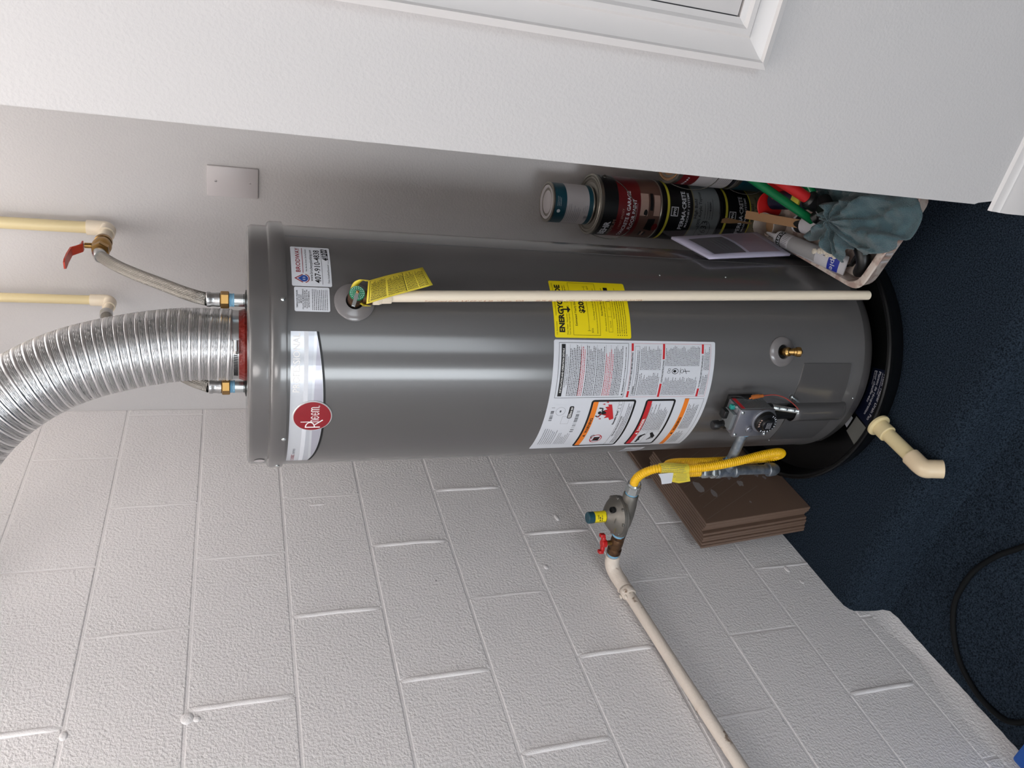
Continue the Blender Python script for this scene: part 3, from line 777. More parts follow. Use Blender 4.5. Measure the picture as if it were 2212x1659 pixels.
# drain outlet of the pan
dp = empty('pan_drain_pipe', (.497, -.447, .02), 'cream plastic drain pipe with elbow running from the pan rim', 'pipe')
ax = Vector((-.10, -1, -.035)).normalized(); s0 = Vector((.500, -.432, .0585))
MB().lathe([(.0285, .012), (.0290, .015), (.0285, .018), (.0205, .020), (.0212, .048), (.0200, .0495)], s0, ax, 40).build('flange', 'cpvc', dp)
MB().cyl(s0+ax*.015, s0+ax*.150, .0167, n=36).build('pipe', 'cpvc', dp)
e1 = s0+ax*.128; d2 = Vector((.30, -.50, -.80)).normalized()
el = [e1, e1+ax*.010, e1+ax*.030]; c_ = e1+ax*.042
el += [c_.lerp(c_+d2*.0, 0)+d2*.004, c_+d2*.016, c_+d2*.036, c_+d2*.040]
MB().tube(catmull(el, 5), .0212, 32).build('elbow', 'pvc_fitting', dp)
MB().lathe([(.0168, 0), (.0168, -.02)], c_+d2*.0405, d2, 28).build('bore', 'black_hole', dp)

# ------------------------------------------------------------------ flexible vent duct
duct = empty('vent_duct', (CX, CY, HT), 'ribbed flexible aluminium vent duct rising from the heater top and bending away', 'duct')
path = catmull([(.517, -.109, 1.538), (.517, -.109, 1.60), (.515, -.110, 1.650), (.508, -.114, 1.705), (.496, -.121, 1.77), (.478, -.133, 1.840), (.450, -.150, 1.905), (.412, -.173, 1.965), (.362, -.203, 2.018), (.30, -.24, 2.06), (.22, -.28, 2.10), (.12, -.31, 2.14), (.01, -.33, 2.17)], 12)
ST = .00058; path = resample(path, ST); db = MB(); n = 60; K = len(path)
tg = [(path[min(i+1, K-1)]-path[max(i-1, 0)]).normalized() for i in range(K)]; u = Vector((1, 0, 0))
for i, p in enumerate(path):
    u = (u-tg[i]*u.dot(tg[i])).normalized(); v = tg[i].cross(u)
    for j in range(n):
        a = 2*PI*j/n; ph = (i*ST/.0186+j/n) % 1
        if ph < .48: r = .0738+.0030*math.sin(PI*ph/.48)**.55
        else:
            f_ = (ph-.48)/.52*4 % 1; r = .0766-.0034*math.exp(-(min(f_, 1-f_)/.20)**2)
        r -= .003*max(0, 1-i/9)
        db.v.append(tuple(p+u*(r*math.cos(a))+v*(r*math.sin(a))))
for i in range(K-1):
    for j in range(n): db.f.append((i*n+j, i*n+(j+1) % n, (i+1)*n+(j+1) % n, (i+1)*n+j))
db.build('duct_hose', 'aluminium', duct, angle=80)
ck = MB(); ck.lathe([(.0705, 1.526), (.0735, 1.5275), (.0737, 1.5395), (.0712, 1.541)], (CX, CY, 0), n=64, cap=False)
HC = ck.build('hose_clamp', 'steel', duct)
th = -62; o_ = Vector((CX, CY, 1.5335))+rad(th)*.0755; tt = Vector((-rad(th).y, rad(th).x, 0))
sub(MB().cyl(o_-tt*.013, o_+tt*.010, .0055, n=16).cyl(o_-tt*.018, o_-tt*.013, .0068, n=6), 'clamp_screw', 'steel', HC)
sl = MB()
for i in range(16):
    sl.box(-.0009, .0009, -.0006, .0006, -.0042, .0042, m=Matrix.Translation(Vector((CX, CY, 1.5335))+rad(th-14-3*i)*.0737) @ Matrix.Rotation(math.radians(th-14-3*i+90), 4, 'Z') @ Matrix.Rotation(.2, 4, 'Y'))
so_ = sub(sl, 'clamp_slots', 'ink_black', HC, smooth=False); so_['kind'] = 'stuff'

# ------------------------------------------------------------------ water supply: braided hoses, wall pipes, ball valve
def braid(pts, r, step=.0016, n=56):
    P = resample(catmull(pts, 14), step); b = MB(); K = len(P)
    tg = [(P[min(i+1, K-1)]-P[max(i-1, 0)]).normalized() for i in range(K)]; u = basis(tg[0])[1]
    for i, p in enumerate(P):
        u = (u-tg[i]*u.dot(tg[i])).normalized(); v = tg[i].cross(u)
        for j in range(n):
            a = 2*PI*j/n; k = r*(1+.055*math.sin(14*a+i*step*700)*math.sin(14*a-i*step*700))
            b.v.append(tuple(p+u*(k*math.cos(a))+v*(k*math.sin(a))))
    for i in range(K-1):
        for j in range(n): b.f.append((i*n+j, i*n+(j+1) % n, (i+1)*n+(j+1) % n, (i+1)*n+j))
    return b
def water_hose(nx, pts, endd, label):
    h = empty('water_hose', (nx, CY, HT), label, 'hose', 'braided water hoses')
    z0 = HT+.034
    MB().hexn((nx, CY, z0), (nx, CY, z0+.0165), .0178).build('union_nut', 'brass', h)
    MB().lathe([(.0130, z0+.016), (.0150, z0+.018), (.0150, z0+.024), (.0142, z0+.026), (.0142, z0+.034), (.0156, z0+.036), (.0156, z0+.042), (.0140, z0+.0435)], (nx, CY, 0), n=28).build('ferrule', 'steel', h)
    braid([(nx, CY, z0+.042)]+pts, .0130).build('braided_sleeve', 'braid', h)
    e = Vector(pts[-1]); d = Vector(endd).normalized()
    MB().lathe([(.0142, -.012), (.0152, -.010), (.0152, .010), (.0142, .012)], e, d, 28).build('ferrule', 'steel', h)
    return h
water_hose(CX+.1045, [(.623, -.100, 1.61), (.615, -.062, 1.640), (.603, 0, 1.684), (.592, .06, 1.729), (.579, .13, 1.775), (.571, .185, 1.808), (.568, .222, 1.829)], (-.05, 1, .35), 'braided steel water hose curving up to the red lever valve')
water_hose(CX-.1045, [(.418, -.085, 1.63), (.414, -.02, 1.68), (.408, .07, 1.74), (.396, .16, 1.79), (.378, .25, 1.83), (.371, .31, 1.842)], (-.02, 1, .1), 'braided steel water hose half hidden behind the vent duct')
def wall_pipe(x, z, r, y1, label, name='water_pipe'):
    p = empty(name, (x, .395, z), label, 'pipe', 'cream water pipes on the back wall')
    MB().cyl((x, .395, z+.025), (x, .395, CEIL), r, n=32).build('riser_pipe', 'cpvc', p)
    er = r*1.30
    MB().tube(catmull([(x, .395, z+.048), (x, .395, z+.018), (x, .392, z+.006), (x, .382, z), (x, .372, z), (x, .355, z)], 5), er, 28).build('elbow', 'cpvc_pale', p)
    MB().cyl((x, .36, z), (x, y1, z), r, n=32).build('branch_pipe', 'cpvc_pale', p)
    return p
wall_pipe(.568, 1.832, .0143, .292, 'cream plastic water pipe ending in the brass ball valve')
wall_pipe(.370, 1.842, .0118, .300, 'cream plastic water pipe half hidden behind the vent duct')
bv = empty('ball_valve', (.568, .26, 1.832), 'brass ball valve with red lever between pipe and braided hose', 'valve')
A = Vector((.568, .312, 1.832)); D = Vector((0, -1, 0))
MB().lathe([(.0178, 0), (.0198, .003), (.0198, .014), (.0180, .016), (.0200, .024), (.0215, .034), (.0200, .044), (.0180, .050)], A, D, 32).build('valve_body', 'brass', bv)
MB().hexn(A+D*.049, A+D*.066, .0205).build('packing_nut', 'brass', bv)
MB().cyl((.568, .278, 1.850), (.568, .278, 1.868), .0065).build('stem', 'brass', bv)
MB().cyl((.568, .278, 1.866), (.568, .278, 1.878), .0035, n=12).hexn((.568, .278, 1.872), (.568, .278, 1.878), .0062).build('stem_nut', 'zinc', bv)
lv = MB(); P = [(.278, 1.8695, .011), (.262, 1.8695, .010), (.250, 1.878, .010), (.238, 1.888, .0105), (.200, 1.8895, .0115), (.165, 1.889, .012), (.155, 1.889, .008)]
for y, z, h in P: lv.v += [(.568-h, y, z), (.568+h, y, z), (.568+h, y, z+.0035), (.568-h, y, z+.0035)]
for i in range(len(P)-1):
    for j in range(4): lv.f.append((i*4+j, i*4+(j+1) % 4, (i+1)*4+(j+1) % 4, (i+1)*4+j))
lv.f += [(0, 1, 2, 3), tuple(len(P)*4-4+j for j in range(4))]
lv.build('lever', 'lever_red', bv, smooth=False)

# ------------------------------------------------------------------ relief valve with tag and discharge pipe
TH, TZ = -42.2, 1.3190
rd = rad(TH); V0 = cp3(TH, TZ, RR)
rv = empty('relief_valve', tuple(V0), 'brass relief valve with green disc, test lever and yellow tag', 'valve')
MB().lathe([(.0125, -.006), (.0125, .010), (.0142, .012), (.0146, .030), (.0140, .034), (.0148, .036), (.0150, .0405), (.0146, .042)], V0, rd, 32).build('valve_body', 'brass_old', rv)
gc = MB().lathe([(.0146, .042), (.0142, .0445), (.0001, .0446)], V0, rd, 36).build('valve_disc', 'green_cap', rv)
def facing(o, r_): 
    uu = Vector((-r_.y, r_.x, 0)); return lambda s, t: o+uu*s+Vector((0, 0, 1))*t
k_ = Flat()
for i in range(3):
    for j in range(18-i*4):
        a0 = 2*PI*j/(18-i*4); k_.ring(0, 0, .0128-.003*i, .0128-.003*i, .0012, 2, a0, a0+.22)
sheet(k_, 'print', 'label_white', gc, facing(V0+rd*.0451, rd)); 
ld = Vector((-.42, 0, .0)); uu = Vector((-rd.y, rd.x, 0))
mlev = Matrix.Translation(V0+rd*.047) @ Matrix(((uu.x, rd.x, 0, 0), (uu.y, rd.y, 0, 0), (0, 0, 1, 0), (0, 0, 0, 1))) @ Matrix.Rotation(math.radians(108), 4, 'Y')
lv = MB(); lv.box(-.0030, .0030, -.0005, .0015, -.030, .004, mlev, bev=.0008); lv.box(-.0033, -.0022, -.002, .003, -.030, .003, mlev); lv.box(.0022, .0033, -.002, .003, -.030, .003, mlev)
lv.build('test_lever', 'zinc', rv, smooth=False)
MB().lathe([(.0030, 0), (.0030, .007), (.0015, .009)], V0+rd*.044, rd, 12).build('stem', 'brass', rv)
oc = V0+rd*.026+Vector((0, 0, -.0))
MB().lathe([(.0125, -.012), (.0128, -.020), (.0145, -.022), (.0145, -.030), (.0118, -.032)], oc, (0, 0, 1), 28).build('outlet', 'brass_old', rv)
# tag: thin yellow sheet folded round the outlet and hanging across the pipe
tg_ = [(-46.8, 1.3045, .309), (-38.0, 1.2985, .309), (-31.9, 1.1920, .318), (-39.0, 1.1755, .318)]
def tagf(lift):
    def f(s, t):
        th = (tg_[0][0]*(1-s)+tg_[1][0]*s)*(1-t)+(tg_[3][0]*(1-s)+tg_[2][0]*s)*t
        z = (tg_[0][1]*(1-s)+tg_[1][1]*s)*(1-t)+(tg_[3][1]*(1-s)+tg_[2][1]*s)*t
        r = .3085+.006*t+.002*math.sin(t*5)+lift; return cp3(th, z, r)
    return f
tf = Flat()
for i in range(10): tf.rect(0, 1, i/10, (i+1)/10)
TG = sheet(tf, 'tag', 'tag_yellow', rv, tagf(0), smooth=True); so = TG.modifiers.new('thick', 'SOLIDIFY'); so.thickness = .0004
k_ = Flat()
rr = random.Random(12)
for t0, t1 in ((.06, .30), (.33, .60), (.63, .78), (.81, .95)):
    t = t0
    while t < t1:
        s = .08; se = .92-.2*rr.random()
        while s < se:
            L = min(rr.uniform(.03, .10), se-s); k_.rect(s, s+L, t, t+.0085); s += L+.022
        t += .0185
k_.frame(.05, .95, .03, .61, .008); pr_ = sheet(k_, 'print', 'ink_black', TG, tagf(.0006))
lp = MB(); pts = [cp3(-38.2, 1.3000, .3095), cp3(-37.2, 1.3085, .305), cp3(-37.4, 1.3180, .298), cp3(-38.5, 1.3235, .290), cp3(-40.5, 1.3250, .282), cp3(-43, 1.3150, .276), cp3(-46, 1.3030, .285), cp3(-46.8, 1.3020, .300)]
pts = catmull(pts, 4)
for p in pts: lp.v += [tuple(p+Vector((0, 0, .0)) + Vector((0, 0, .004))), tuple(p+Vector((0, 0, -.008)))]
for i in range(len(pts)-1): lp.f.append((2*i, 2*i+1, 2*i+3, 2*i+2))
lo = lp.build('tag_loop', 'tag_yellow', rv); so = lo.modifiers.new('thick', 'SOLIDIFY'); so.thickness = .0004

dpipe = empty('discharge_pipe', (.78, -.3, .11), 'long cream discharge pipe running down the heater front from the relief valve', 'pipe')
a_ = Vector((.7318, -.3065, 1.290)); b_ = Vector((.7790, -.3060, .112))
ax = (b_-a_).normalized()
MB().lathe([(.0165, 0), (.0172, .002), (.0172, .012), (.0160, .014), (.0160, .016), (.0150, .017), (.0146, .034), (.0138, .036)], a_, ax, 8).build('adapter', 'cpvc_pale', dpipe)
MB().cyl(a_+ax*.02, b_, .0111, n=32, bev=.003).build('pipe', 'cpvc_pale', dpipe)
def pipeprint(s, t):
    d_, u_, v_ = basis(ax); side = Vector((-.62, -.78, 0)).normalized(); side = (side-ax*side.dot(ax)).normalized(); oth = side.cross(ax)
    an = t/.0111; return a_+ax*s+side*(.01118*math.cos(an))+oth*(.01118*math.sin(an))
k_ = Flat(); k_.text('FlowGuard Gold  3/4" CPVC 4120   NSF-pw   SDR 11   100 PSI @ 180F   UPC   ASTM D2846    DRINKING WATER', .10, -.002, .0075, 'LEFT', sx=1.3)
pt = sheet(k_, 'print', 'orange_sleeve', dpipe, pipeprint)

# ------------------------------------------------------------------ gas control valve
gv = empty('gas_control_valve', (.512, -.42, .37), 'metal gas control valve with black dial on the heater front', 'valve')
x0, x1, z0, z1, yf = .475, .5445, .379, .470, -.441
MB().box(x0, x1, yf+.010, -.388, z0, z1, bev=.0025).build('valve_body', 'valve_alu', gv)
MB().box(x0-.0015, x1+.0015, yf, yf+.0115, z0-.0015, z1+.0015, bev=.002).build('front_plate', 'valve_alu', gv)
MB().box(x0+.004, x1-.004, -.389, -.360, z0+.012, z1-.012, bev=.002).build('mount', 'black_plastic', gv)
for x, z in ((x0+.005, z0+.005), (x1-.005, z0+.005), (x0+.005, z1-.005), (x1-.005, z1-.005)):
    MB().lathe([(.0042, 0), (.0042, .0015), (.002, .0028), (.0001, .003)], (x, yf, z), (0, -1, 0), 12).build('screw', 'zinc', gv)
kc = Vector((.5175, yf, .4005))
MB().lathe([(.031, 0), (.031, .0025), (.0285, .0035)], kc, (0, -1, 0), 40).build('dial_ring', 'valve_alu', gv)
KB = MB().lathe([(.0262, .002), (.0262, .012), (.0248, .0145), (.0160, .0150), (.0152, .0200), (.0140, .0215), (.0001, .0215)], kc, (0, -1, 0), 44).build('dial', 'black_plastic', gv)
k_ = Flat()
for i in range(12):
    a = math.radians(150+i*17); k_.line((.0235*math.cos(a), .0235*math.sin(a)), (.0195*math.cos(a), .0195*math.sin(a)), .0017 if i % 3 else .0030)
k_.poly([(-.0215, .0030), (-.0215, -.0030), (-.0170, 0)])
for i in range(4): k_.fine(-.0085, .0085, .0062-.0036*i, .0046-.0036*i, .01, .0014, 33+i, .1, (.0015, .004))
sheet(k_, 'print', 'label_white', KB, lambda s, t: kc+Vector((s, -.0154 if math.hypot(s, t) > .0165 else -.0219, t)))
k_ = Flat()
for i in range(4):
    a = math.radians(62+i*15); k_.line((.0238*math.cos(a), .0238*math.sin(a)), (.0192*math.cos(a), .0192*math.sin(a)), .0032)
sheet(k_, 'print', 'can_beige', KB, lambda s, t: kc+Vector((s, -.0154, t)))
MB().lathe([(.0085, 0), (.0080, .004), (.0060, .005), (.0060, .007), (.0001, .0075)], (.494, yf, .433), (0, -1, 0), 20).build('pressure_tap', 'valve_alu', gv)
sd = MB().box(x1+.0014, x1+.0020, yf+.006, -.392, z0+.004, z1-.003).build('side_label', 'can_grey', gv, smooth=False)
k_ = Flat(); k_.fine(yf+.009, -.396, z1-.016, z0+.006, .0042, .0020, 40, .3, (.002, .007)); sheet(k_, 'print', 'ink_black', sd, lambda s, t: (x1+.0024, s, t))
k_ = Flat(); k_.rect(yf+.006, -.392, z1-.013, z1-.003); sheet(k_, 'print', 'ink_red', sd, lambda s, t: (x1+.0024, s, t))
MB().box(x0+.012, x1-.016, -.432, -.398, z1, z1+.010, bev=.001).build('top_bracket', 'can_grey', gv)
MB().lathe([(.012, 0), (.012, .004), (.0085, .006), (.0085, .016), (.0115, .018), (.0115, .030), (.0095, .033), (.0001, .033)], (.488, -.408, z1+.004), (-.12, 0, 1), 10).build('pilot_knob', 'black_plastic', gv)
MB().box(.506, .526, -.415, -.395, z1+.004, z1+.020, bev=.002).build('igniter', 'black_plastic', gv)
MB().box(.533, .5435, -.418, -.408, z1, z1+.011, bev=.0015).build('pilot_button', 'teal_button', gv)
MB().box(.5395, .5445, yf+.020, yf+.030, z1-.004, z1+.004).build('latch', 'zinc', gv)
# threaded pilot tube and wires down to the burner door
tp_ = []; rr_ = []
for i in range(120):
    t = i/119; p = Vector((.534, -.408, z0)).lerp(cp3(-92.3, .262, RR+.022), t); tp_.append(p); rr_.append(.0058+.0007*math.sin(i*1.3) if t > .2 else .0062)
MB().tube(tp_, rr_, 14).build('pilot_tube', 'zinc', gv)
MB().hexn((.534, -.408, z0+.002), (.534, -.408, z0-.016), .0078).build('pilot_nut', 'black_plastic', gv)
MB().tube(catmull([(.553, -.404, .430), (.558, -.404, .418), (.5605, -.404, .395)], 6), [.002]*4+[.0052]*6+[.004]*3, 10).build('sensor_sleeve', 'orange_sleeve', gv)
MB().tube(catmull([(.548, -.385, .468), (.556, -.398, .455), (.553, -.404, .432)], 6), .0022, 8).build('sensor_lead', 'black_plastic', gv)
MB().tube(catmull([(.5605, -.404, .396), (.560, -.400, .36), (.550, -.396, .325), (.533, -.392, .293), (.520, -.392, .274), (.508, -.388, .258)], 6), .0013, 8).build('sensor_wire', 'red_wire', gv)

# ------------------------------------------------------------------ gas piping
gp = empty('gas_nipples', (.349, -.412, .27), 'galvanised tee with drip leg and short pipe joining the gas control valve', 'pipe fitting')
TY = -.414
MB().cyl((x0+.004, TY, .4165), (.372, TY, .4245), .0118, n=24).build('inlet_pipe', 'galvanised', gp)
MB().cyl((x0-.012, TY, .4170), (x0+.001, TY, .4165), .0135, n=24).build('thread_tape', 'blue_tape', gp)
MB().cyl((.384, TY, .4240), (.390, TY, .4235), .0130, n=24).build('thread_tape', 'blue_tape', gp)
te = MB(); te.lathe([(.0150, -.030), (.0172, -.028), (.0172, -.020), (.0150, -.018), (.0150, .018), (.0172, .020), (.0172, .028), (.0150, .030)], (.354, TY, .425), (0, 0, 1), 28)
te.lathe([(.0140, 0), (.0150, .018), (.0172, .020), (.0172, .028), (.0150, .030)], (.354, TY, .425), (1, 0, 0), 28); te.build('tee', 'galvanised', gp)
MB().cyl((.354, TY, .40), (.3515, TY, .290), .0118, n=24).build('drip_leg', 'galvanised', gp)
MB().lathe([(.0150, .306), (.0172, .304), (.0172, .296), (.0160, .284), (.0110, .275), (.0001, .272)], (.3512, TY, 0), (0, 0, 1), 28).build('pipe_cap', 'galvanised', gp)
ad = MB(); ad.hexn((.354, TY, .452), (.354, TY, .470), .0165); ad.hexn((.354, TY, .472), (.354, TY, .494), .0150); ad.cyl((.354, TY, .45), (.354, TY, .50), .0118)
ad.build('flare_adapter', 'zinc', gp)

gt = empty('gas_regulator', (.20, -.38, .64), 'grey cast gas regulator with blue vent cap above the brown tiles', 'regulator')
GY = -.384
rg = MB(); rg.lathe([(.0165, .150), (.0190, .153), (.0185, .172), (.0210, .185), (.0220, .215), (.0205, .245), (.0185, .258), (.0185, .272), (.0165, .275)], (0, GY, .6455), (1, 0, 0), 28)
rg.build('regulator_body', 'cast_metal', gt)
hc = (.209, GY, 0)
MB().lathe([(.020, .640), (.034, .650), (.044, .656), (.0480, .658), (.0480, .664), (.0490, .665), (.0490, .671), (.0465, .673), (.040, .681), (.028, .691), (.0185, .697), (.0160, .700), (0, .700)], hc, (0, 0, 1), 48, cap=False).build('diaphragm_case', 'cast_metal', gt)
for i in range(8):
    a = 2*PI*i/8+.2; p = Vector((hc[0]+.0455*math.cos(a), GY+.0455*math.sin(a), .670))
    MB().hexn(p, p+Vector((0, 0, .005)), .0045).build('case_bolt', 'cast_metal', gt)
st = Vector((.2085, GY, .690)); sd_ = Vector((-.02, .0, 1)).normalized()
MB().cyl(st, st+sd_*.044, .0138, n=28).build('spring_tower', 'label_yellow', gt, label='tower wrapped in a yellow label')
MB().lathe([(.0142, .040), (.0142, .054), (.0120, .056), (.0001, .0555)], st, sd_, 28).build('vent_cap', 'can_teal', gt, label='blue vent cap')
def wrap_tower(s, t):
    an = math.radians(-62)+s/.0140; return st+sd_*t+Vector((math.cos(an), math.sin(an), 0))*.0141
k_ = Flat(); k_.text('GAS', .003, .030, .0058, bold=.02); k_.fine(-.008, .010, .0285, .017, .0052, .0036, 23, .3, (.003, .008)); k_.rect(-.0120, -.0105, .010, .042); k_.rect(-.012, .014, .0128, .0132)
k_.fine(-.009, .011, .0115, .006, .004, .0016, 21, .2, (.002, .005)); sheet(k_, 'print', 'ink_black', bpy.data.objects[[o.name for o in gt.children if o.name.startswith('spring')][0]], wrap_tower)
MB().lathe([(.0075, 0), (.0075, .008), (.0050, .009), (.0050, .004), (.0001, .004)], (.238, GY-.012, .688), (.2, -.3, 1), 16).build('vent_port', 'black_hole', gt)
k_ = Flat(); k_.ell(0, 0, .008, .0055, 20); sheet(k_, 'maker_plate', 'can_metal', gt, lambda s, t: (.209+.012+s, GY-.032-.55*t*.8, .6895+.8*t*.6))
k_ = Flat(); k_.rect(-.012, .006, -.004, .004); sheet(k_, 'warning_sticker', 'label_yellow', gt, lambda s, t: (.196+s, GY-.0365-.7*t, .6850+.55*t))
MB().cyl((.272, GY, .6455), (.279, GY, .6455), .0150, n=24).build('thread_tape', 'blue_tape', gt)
MB().lathe([(.0150, .143), (.0165, .145), (.0165, .151), (.0150, .153)], (0, GY, .6455), (1, 0, 0), 24).build('thread_tape', 'blue_tape', gt)

gs = empty('gas_shutoff_valve', (.115, GY, .64), 'old brass gas shutoff valve with red handle between pipe and regulator', 'valve')
MB().lathe([(.0150, .084), (.0178, .087), (.0178, .100), (.0150, .103), (.0165, .115), (.0165, .130), (.0150, .134), (.0165, .138), (.0165, .147)], (0, GY, .6435), (1, 0, 0), 28).build('valve_body', 'brass_old', gs)
MB().cyl((.120, GY, .655), (.120, GY, .675), .0062, n=16).build('stem', 'brass', gs)
hd = MB(); hm = Matrix.Translation((.120, GY, .676)) @ Matrix.Rotation(math.radians(18), 4, 'Z')
hd.lathe([(.0105, 0), (.0105, .010), (.008, .012)], (.120, GY, .674), (0, 0, 1), 20)
for sx in (-1, 1):
    hd.box(*sorted((sx*.006, sx*.020)), -.0055, .0055, .001, .010, hm, bev=.002); hd.box(*sorted((sx*.017, sx*.026)), -.0065, .0065, .003, .016, hm, bev=.002)
hd.build('handle', 'red_paint', gs)
MB().lathe([(.0142, .076), (.0150, .078), (.0150, .086), (.0142, .088)], (0, GY, .6425), (1, 0, 0), 24).build('thread_tape', 'blue_tape', gs)

gw = empty('gas_supply_pipe', (.03, -.4, .63), 'white painted gas pipe with rust spots running along the block wall', 'pipe')
MB().tube(catmull([(.030, -.470, .626), (.030, -.75, .608), (.030, -1.1, .582), (.031, -1.6, .548), (.031, -2.5, .486)], 8), .0138, 24).build('pipe', 'pipe_paint', gw)
eb = catmull([(.030, -.455, .6275), (.030, -.430, .629), (.032, -.408, .632), (.040, -.392, .636), (.055, -.3855, .640), (.078, GY, .6425)], 6)
MB().tube(eb, [.0178 if i < 5 else (.0185 if i < 24 else .0180) for i in range(len(eb))], 24).build('elbow', 'pipe_paint', gw)
MB().lathe([(.0170, 0), (.0185, .003), (.0180, .018), (.0165, .020)], (.030, -.478, .6255), (0, 1, .06), 24).build('coupling', 'pipe_paint', gw)
for y in (-.80, -1.32):
    MB().lathe([(.0150, -.006), (.0150, .006)], (.030, y, .631-.067*(abs(y)-.4)), (0, 1, -.066), 24, cap=False).build('pipe_strap', 'pipe_paint', gw)
pb = MB()
for i in range(14):
    pb.sphere((.020+R_.uniform(-.012, .018), -.47+R_.uniform(-.02, .03), .628+R_.uniform(-.018, .018)), R_.uniform(.002, .005), 8, (1, 1.6, .8))
pb.build('paint_drips', 'pipe_paint', gw)['kind'] = 'stuff'

# yellow coated connector
yc = empty('gas_connector', (.30, -.39, .645), 'yellow coated corrugated gas hose looping down in front of the brown tiles', 'hose')
YP = resample(catmull([(.300, -.385, .6465), (.322, -.392, .652), (.350, -.406, .6505), (.372, -.418, .632), (.379, -.423, .600), (.376, -.426, .550), (.381, -.430, .500), (.390, -.433, .453), (.400, -.433, .404), (.410, -.430, .352), (.411, -.424, .308), (.400, -.414, .282), (.382, -.400, .276), (.366, -.388, .292), (.361, -.384, .34), (.360, -.383, .41), (.360, -.383, .48), (.364, -.386, .545), (.366, -.394, .578), (.362, -.405, .584), (.356, -.412, .560), (.354, TY, .525), (.354, TY, .498)], 10), .0011)
MB().tube(YP, [.0096+.0010*math.sin(i*.0011/.0052*2*PI) for i in range(len(YP))], 20).build('hose', 'yellow_coat', yc, angle=80)
n1 = MB(); n1.hexn((.279, GY, .6455), (.300, GY-.001, .6462), .0180); n1.lathe([(.0150, 0), (.0165, .002), (.0165, .008), (.0130, .011)], (.298, GY-.0008, .6461), (1, -.15, .12), 28)
n1.build('flare_nut', 'zinc', yc)
hz = [p for p in YP if .548 < p.z < .618 and p.y < -.415]
MB().tube(hz, .0118, 20).build('sleeve_label', 'tag_yellow', yc)
fa = Flat(); fa.poly([(0, 0), (.052, 0), (.056, .010), (.060, .028), (.030, .032), (0, .024)])
def flap(lift): return lambda s, t: (.3715-t*.95, -.4315-.10*t+lift*-.7, .598-s-.15*t)
FA = sheet(fa, 'flap_label', 'tag_yellow', yc, flap(0)); so = FA.modifiers.new('thick', 'SOLIDIFY'); so.thickness = .0004
fb = Flat(); fb.poly([(-.028, .002), (.012, 0), (.010, .030), (-.016, .032), (-.020, .016)])
FB = sheet(fb, 'barcode_label', 'label_white', yc, flap(.0005)); so = FB.modifiers.new('thick', 'SOLIDIFY'); so.thickness = .0004
k_ = Flat(); k_.bars(-.008, .008, .004, .012, 26, 9); k_.fine(-.018, .006, .024, .015, .004, .0016, 3, .2, (.002, .005)); sheet(k_, 'print', 'ink_black', FB, flap(.0010))
k_ = Flat(); k_.fine(.020, .052, .024, .005, .0042, .0014, 4, .2, (.003, .008)); k_.ring(.016, .012, .003, .003, .0008, 12); sheet(k_, 'print', 'ink_grey', FA, flap(.0006))
k_ = Flat(); k_.fine(0, .062, .012, -.012, .0040, .0013, 6, .1, (.004, .012))
SL = [o for o in yc.children if o.name.startswith('sleeve')][0]
def slp(s, t):
    i = min(len(hz)-2, max(0, int(s/.0011))); p = hz[i]; tn = (hz[i+1]-hz[i]).normalized(); f_ = Vector((.45, -.88, .15)); f_ = (f_-tn*f_.dot(tn)).normalized(); g_ = tn.cross(f_); an = t/.0118
    return p+f_*(.0121*math.cos(an))+g_*(.0121*math.sin(an))
sheet(k_, 'print', 'ink_grey', SL, slp, cut=.004)

# ------------------------------------------------------------------ brown tiles standing against the block wall
TL = .330; TT = .0082
bm = bmesh.new(); bmesh.ops.create_cube(bm, size=1)
for v in bm.verts: v.co = Vector((v.co.x*TT, v.co.y*TL, (v.co.z+.5)*TL))
bmesh.ops.bevel(bm, geom=bm.edges[:], offset=.0012, segments=1, affect='EDGES')
tile_me = bpy.data.meshes.new('ceramic_tile'); bm.to_mesh(tile_me); bm.free(); tile_me.materials.append(MATS['tile_brown'])
tiles = []
NT = 9
for i in range(NT):
    o = bpy.data.objects.new('ceramic_tile', tile_me); COL.objects.link(o)
    o.location = (.0735+.0086*i, -.350+TL/2+(.018*i/8 if i < 5 else .020-.002*(i-5))+R_.uniform(-.002, .002), FZ+.001)
    o.rotation_euler = (R_.uniform(-.004, .004), -.105+.003*i/8, 0)
    tiles.append(o)
    if i == 0: l = 'brown floor tile lowest in the leaning stack, nearest the block wall'
    elif i == NT-1: l = 'brown floor tile on the outside of the leaning stack, smeared with grout'
    else: l = 'brown floor tile inside the leaning stack beside the heater'
    top(o, l, 'tile', 'brown tiles leaning on the block wall')
for i, (x, y) in enumerate(((.046, .150), (.056, .142))):
    o = bpy.data.objects.new('ceramic_tile', tile_me); COL.objects.link(o); o.location = (x+.004, y, FZ+.001); o.rotation_euler = (0, -.105, 0)
    top(o, ('brown floor tile against the wall, behind the stack and deep beside the heater', 'brown floor tile just behind the stack, half hidden by the heater')[i], 'tile', 'brown tiles leaning on the block wall')
ot = tiles[-1]
def smear(pts, name, material='tile_smear'):
    f = Flat(); f.poly(pts) if not isinstance(pts, Flat) else None
    f = pts if isinstance(pts, Flat) else f
    me = bpy.data.meshes.new(name); me.from_pydata([(TT/2+.0006, y, z) for y, z in f.v], [], f.f); me.materials.append(MATS[material])
    o = bpy.data.objects.new(name, me); COL.objects.link(o); o.parent = ot
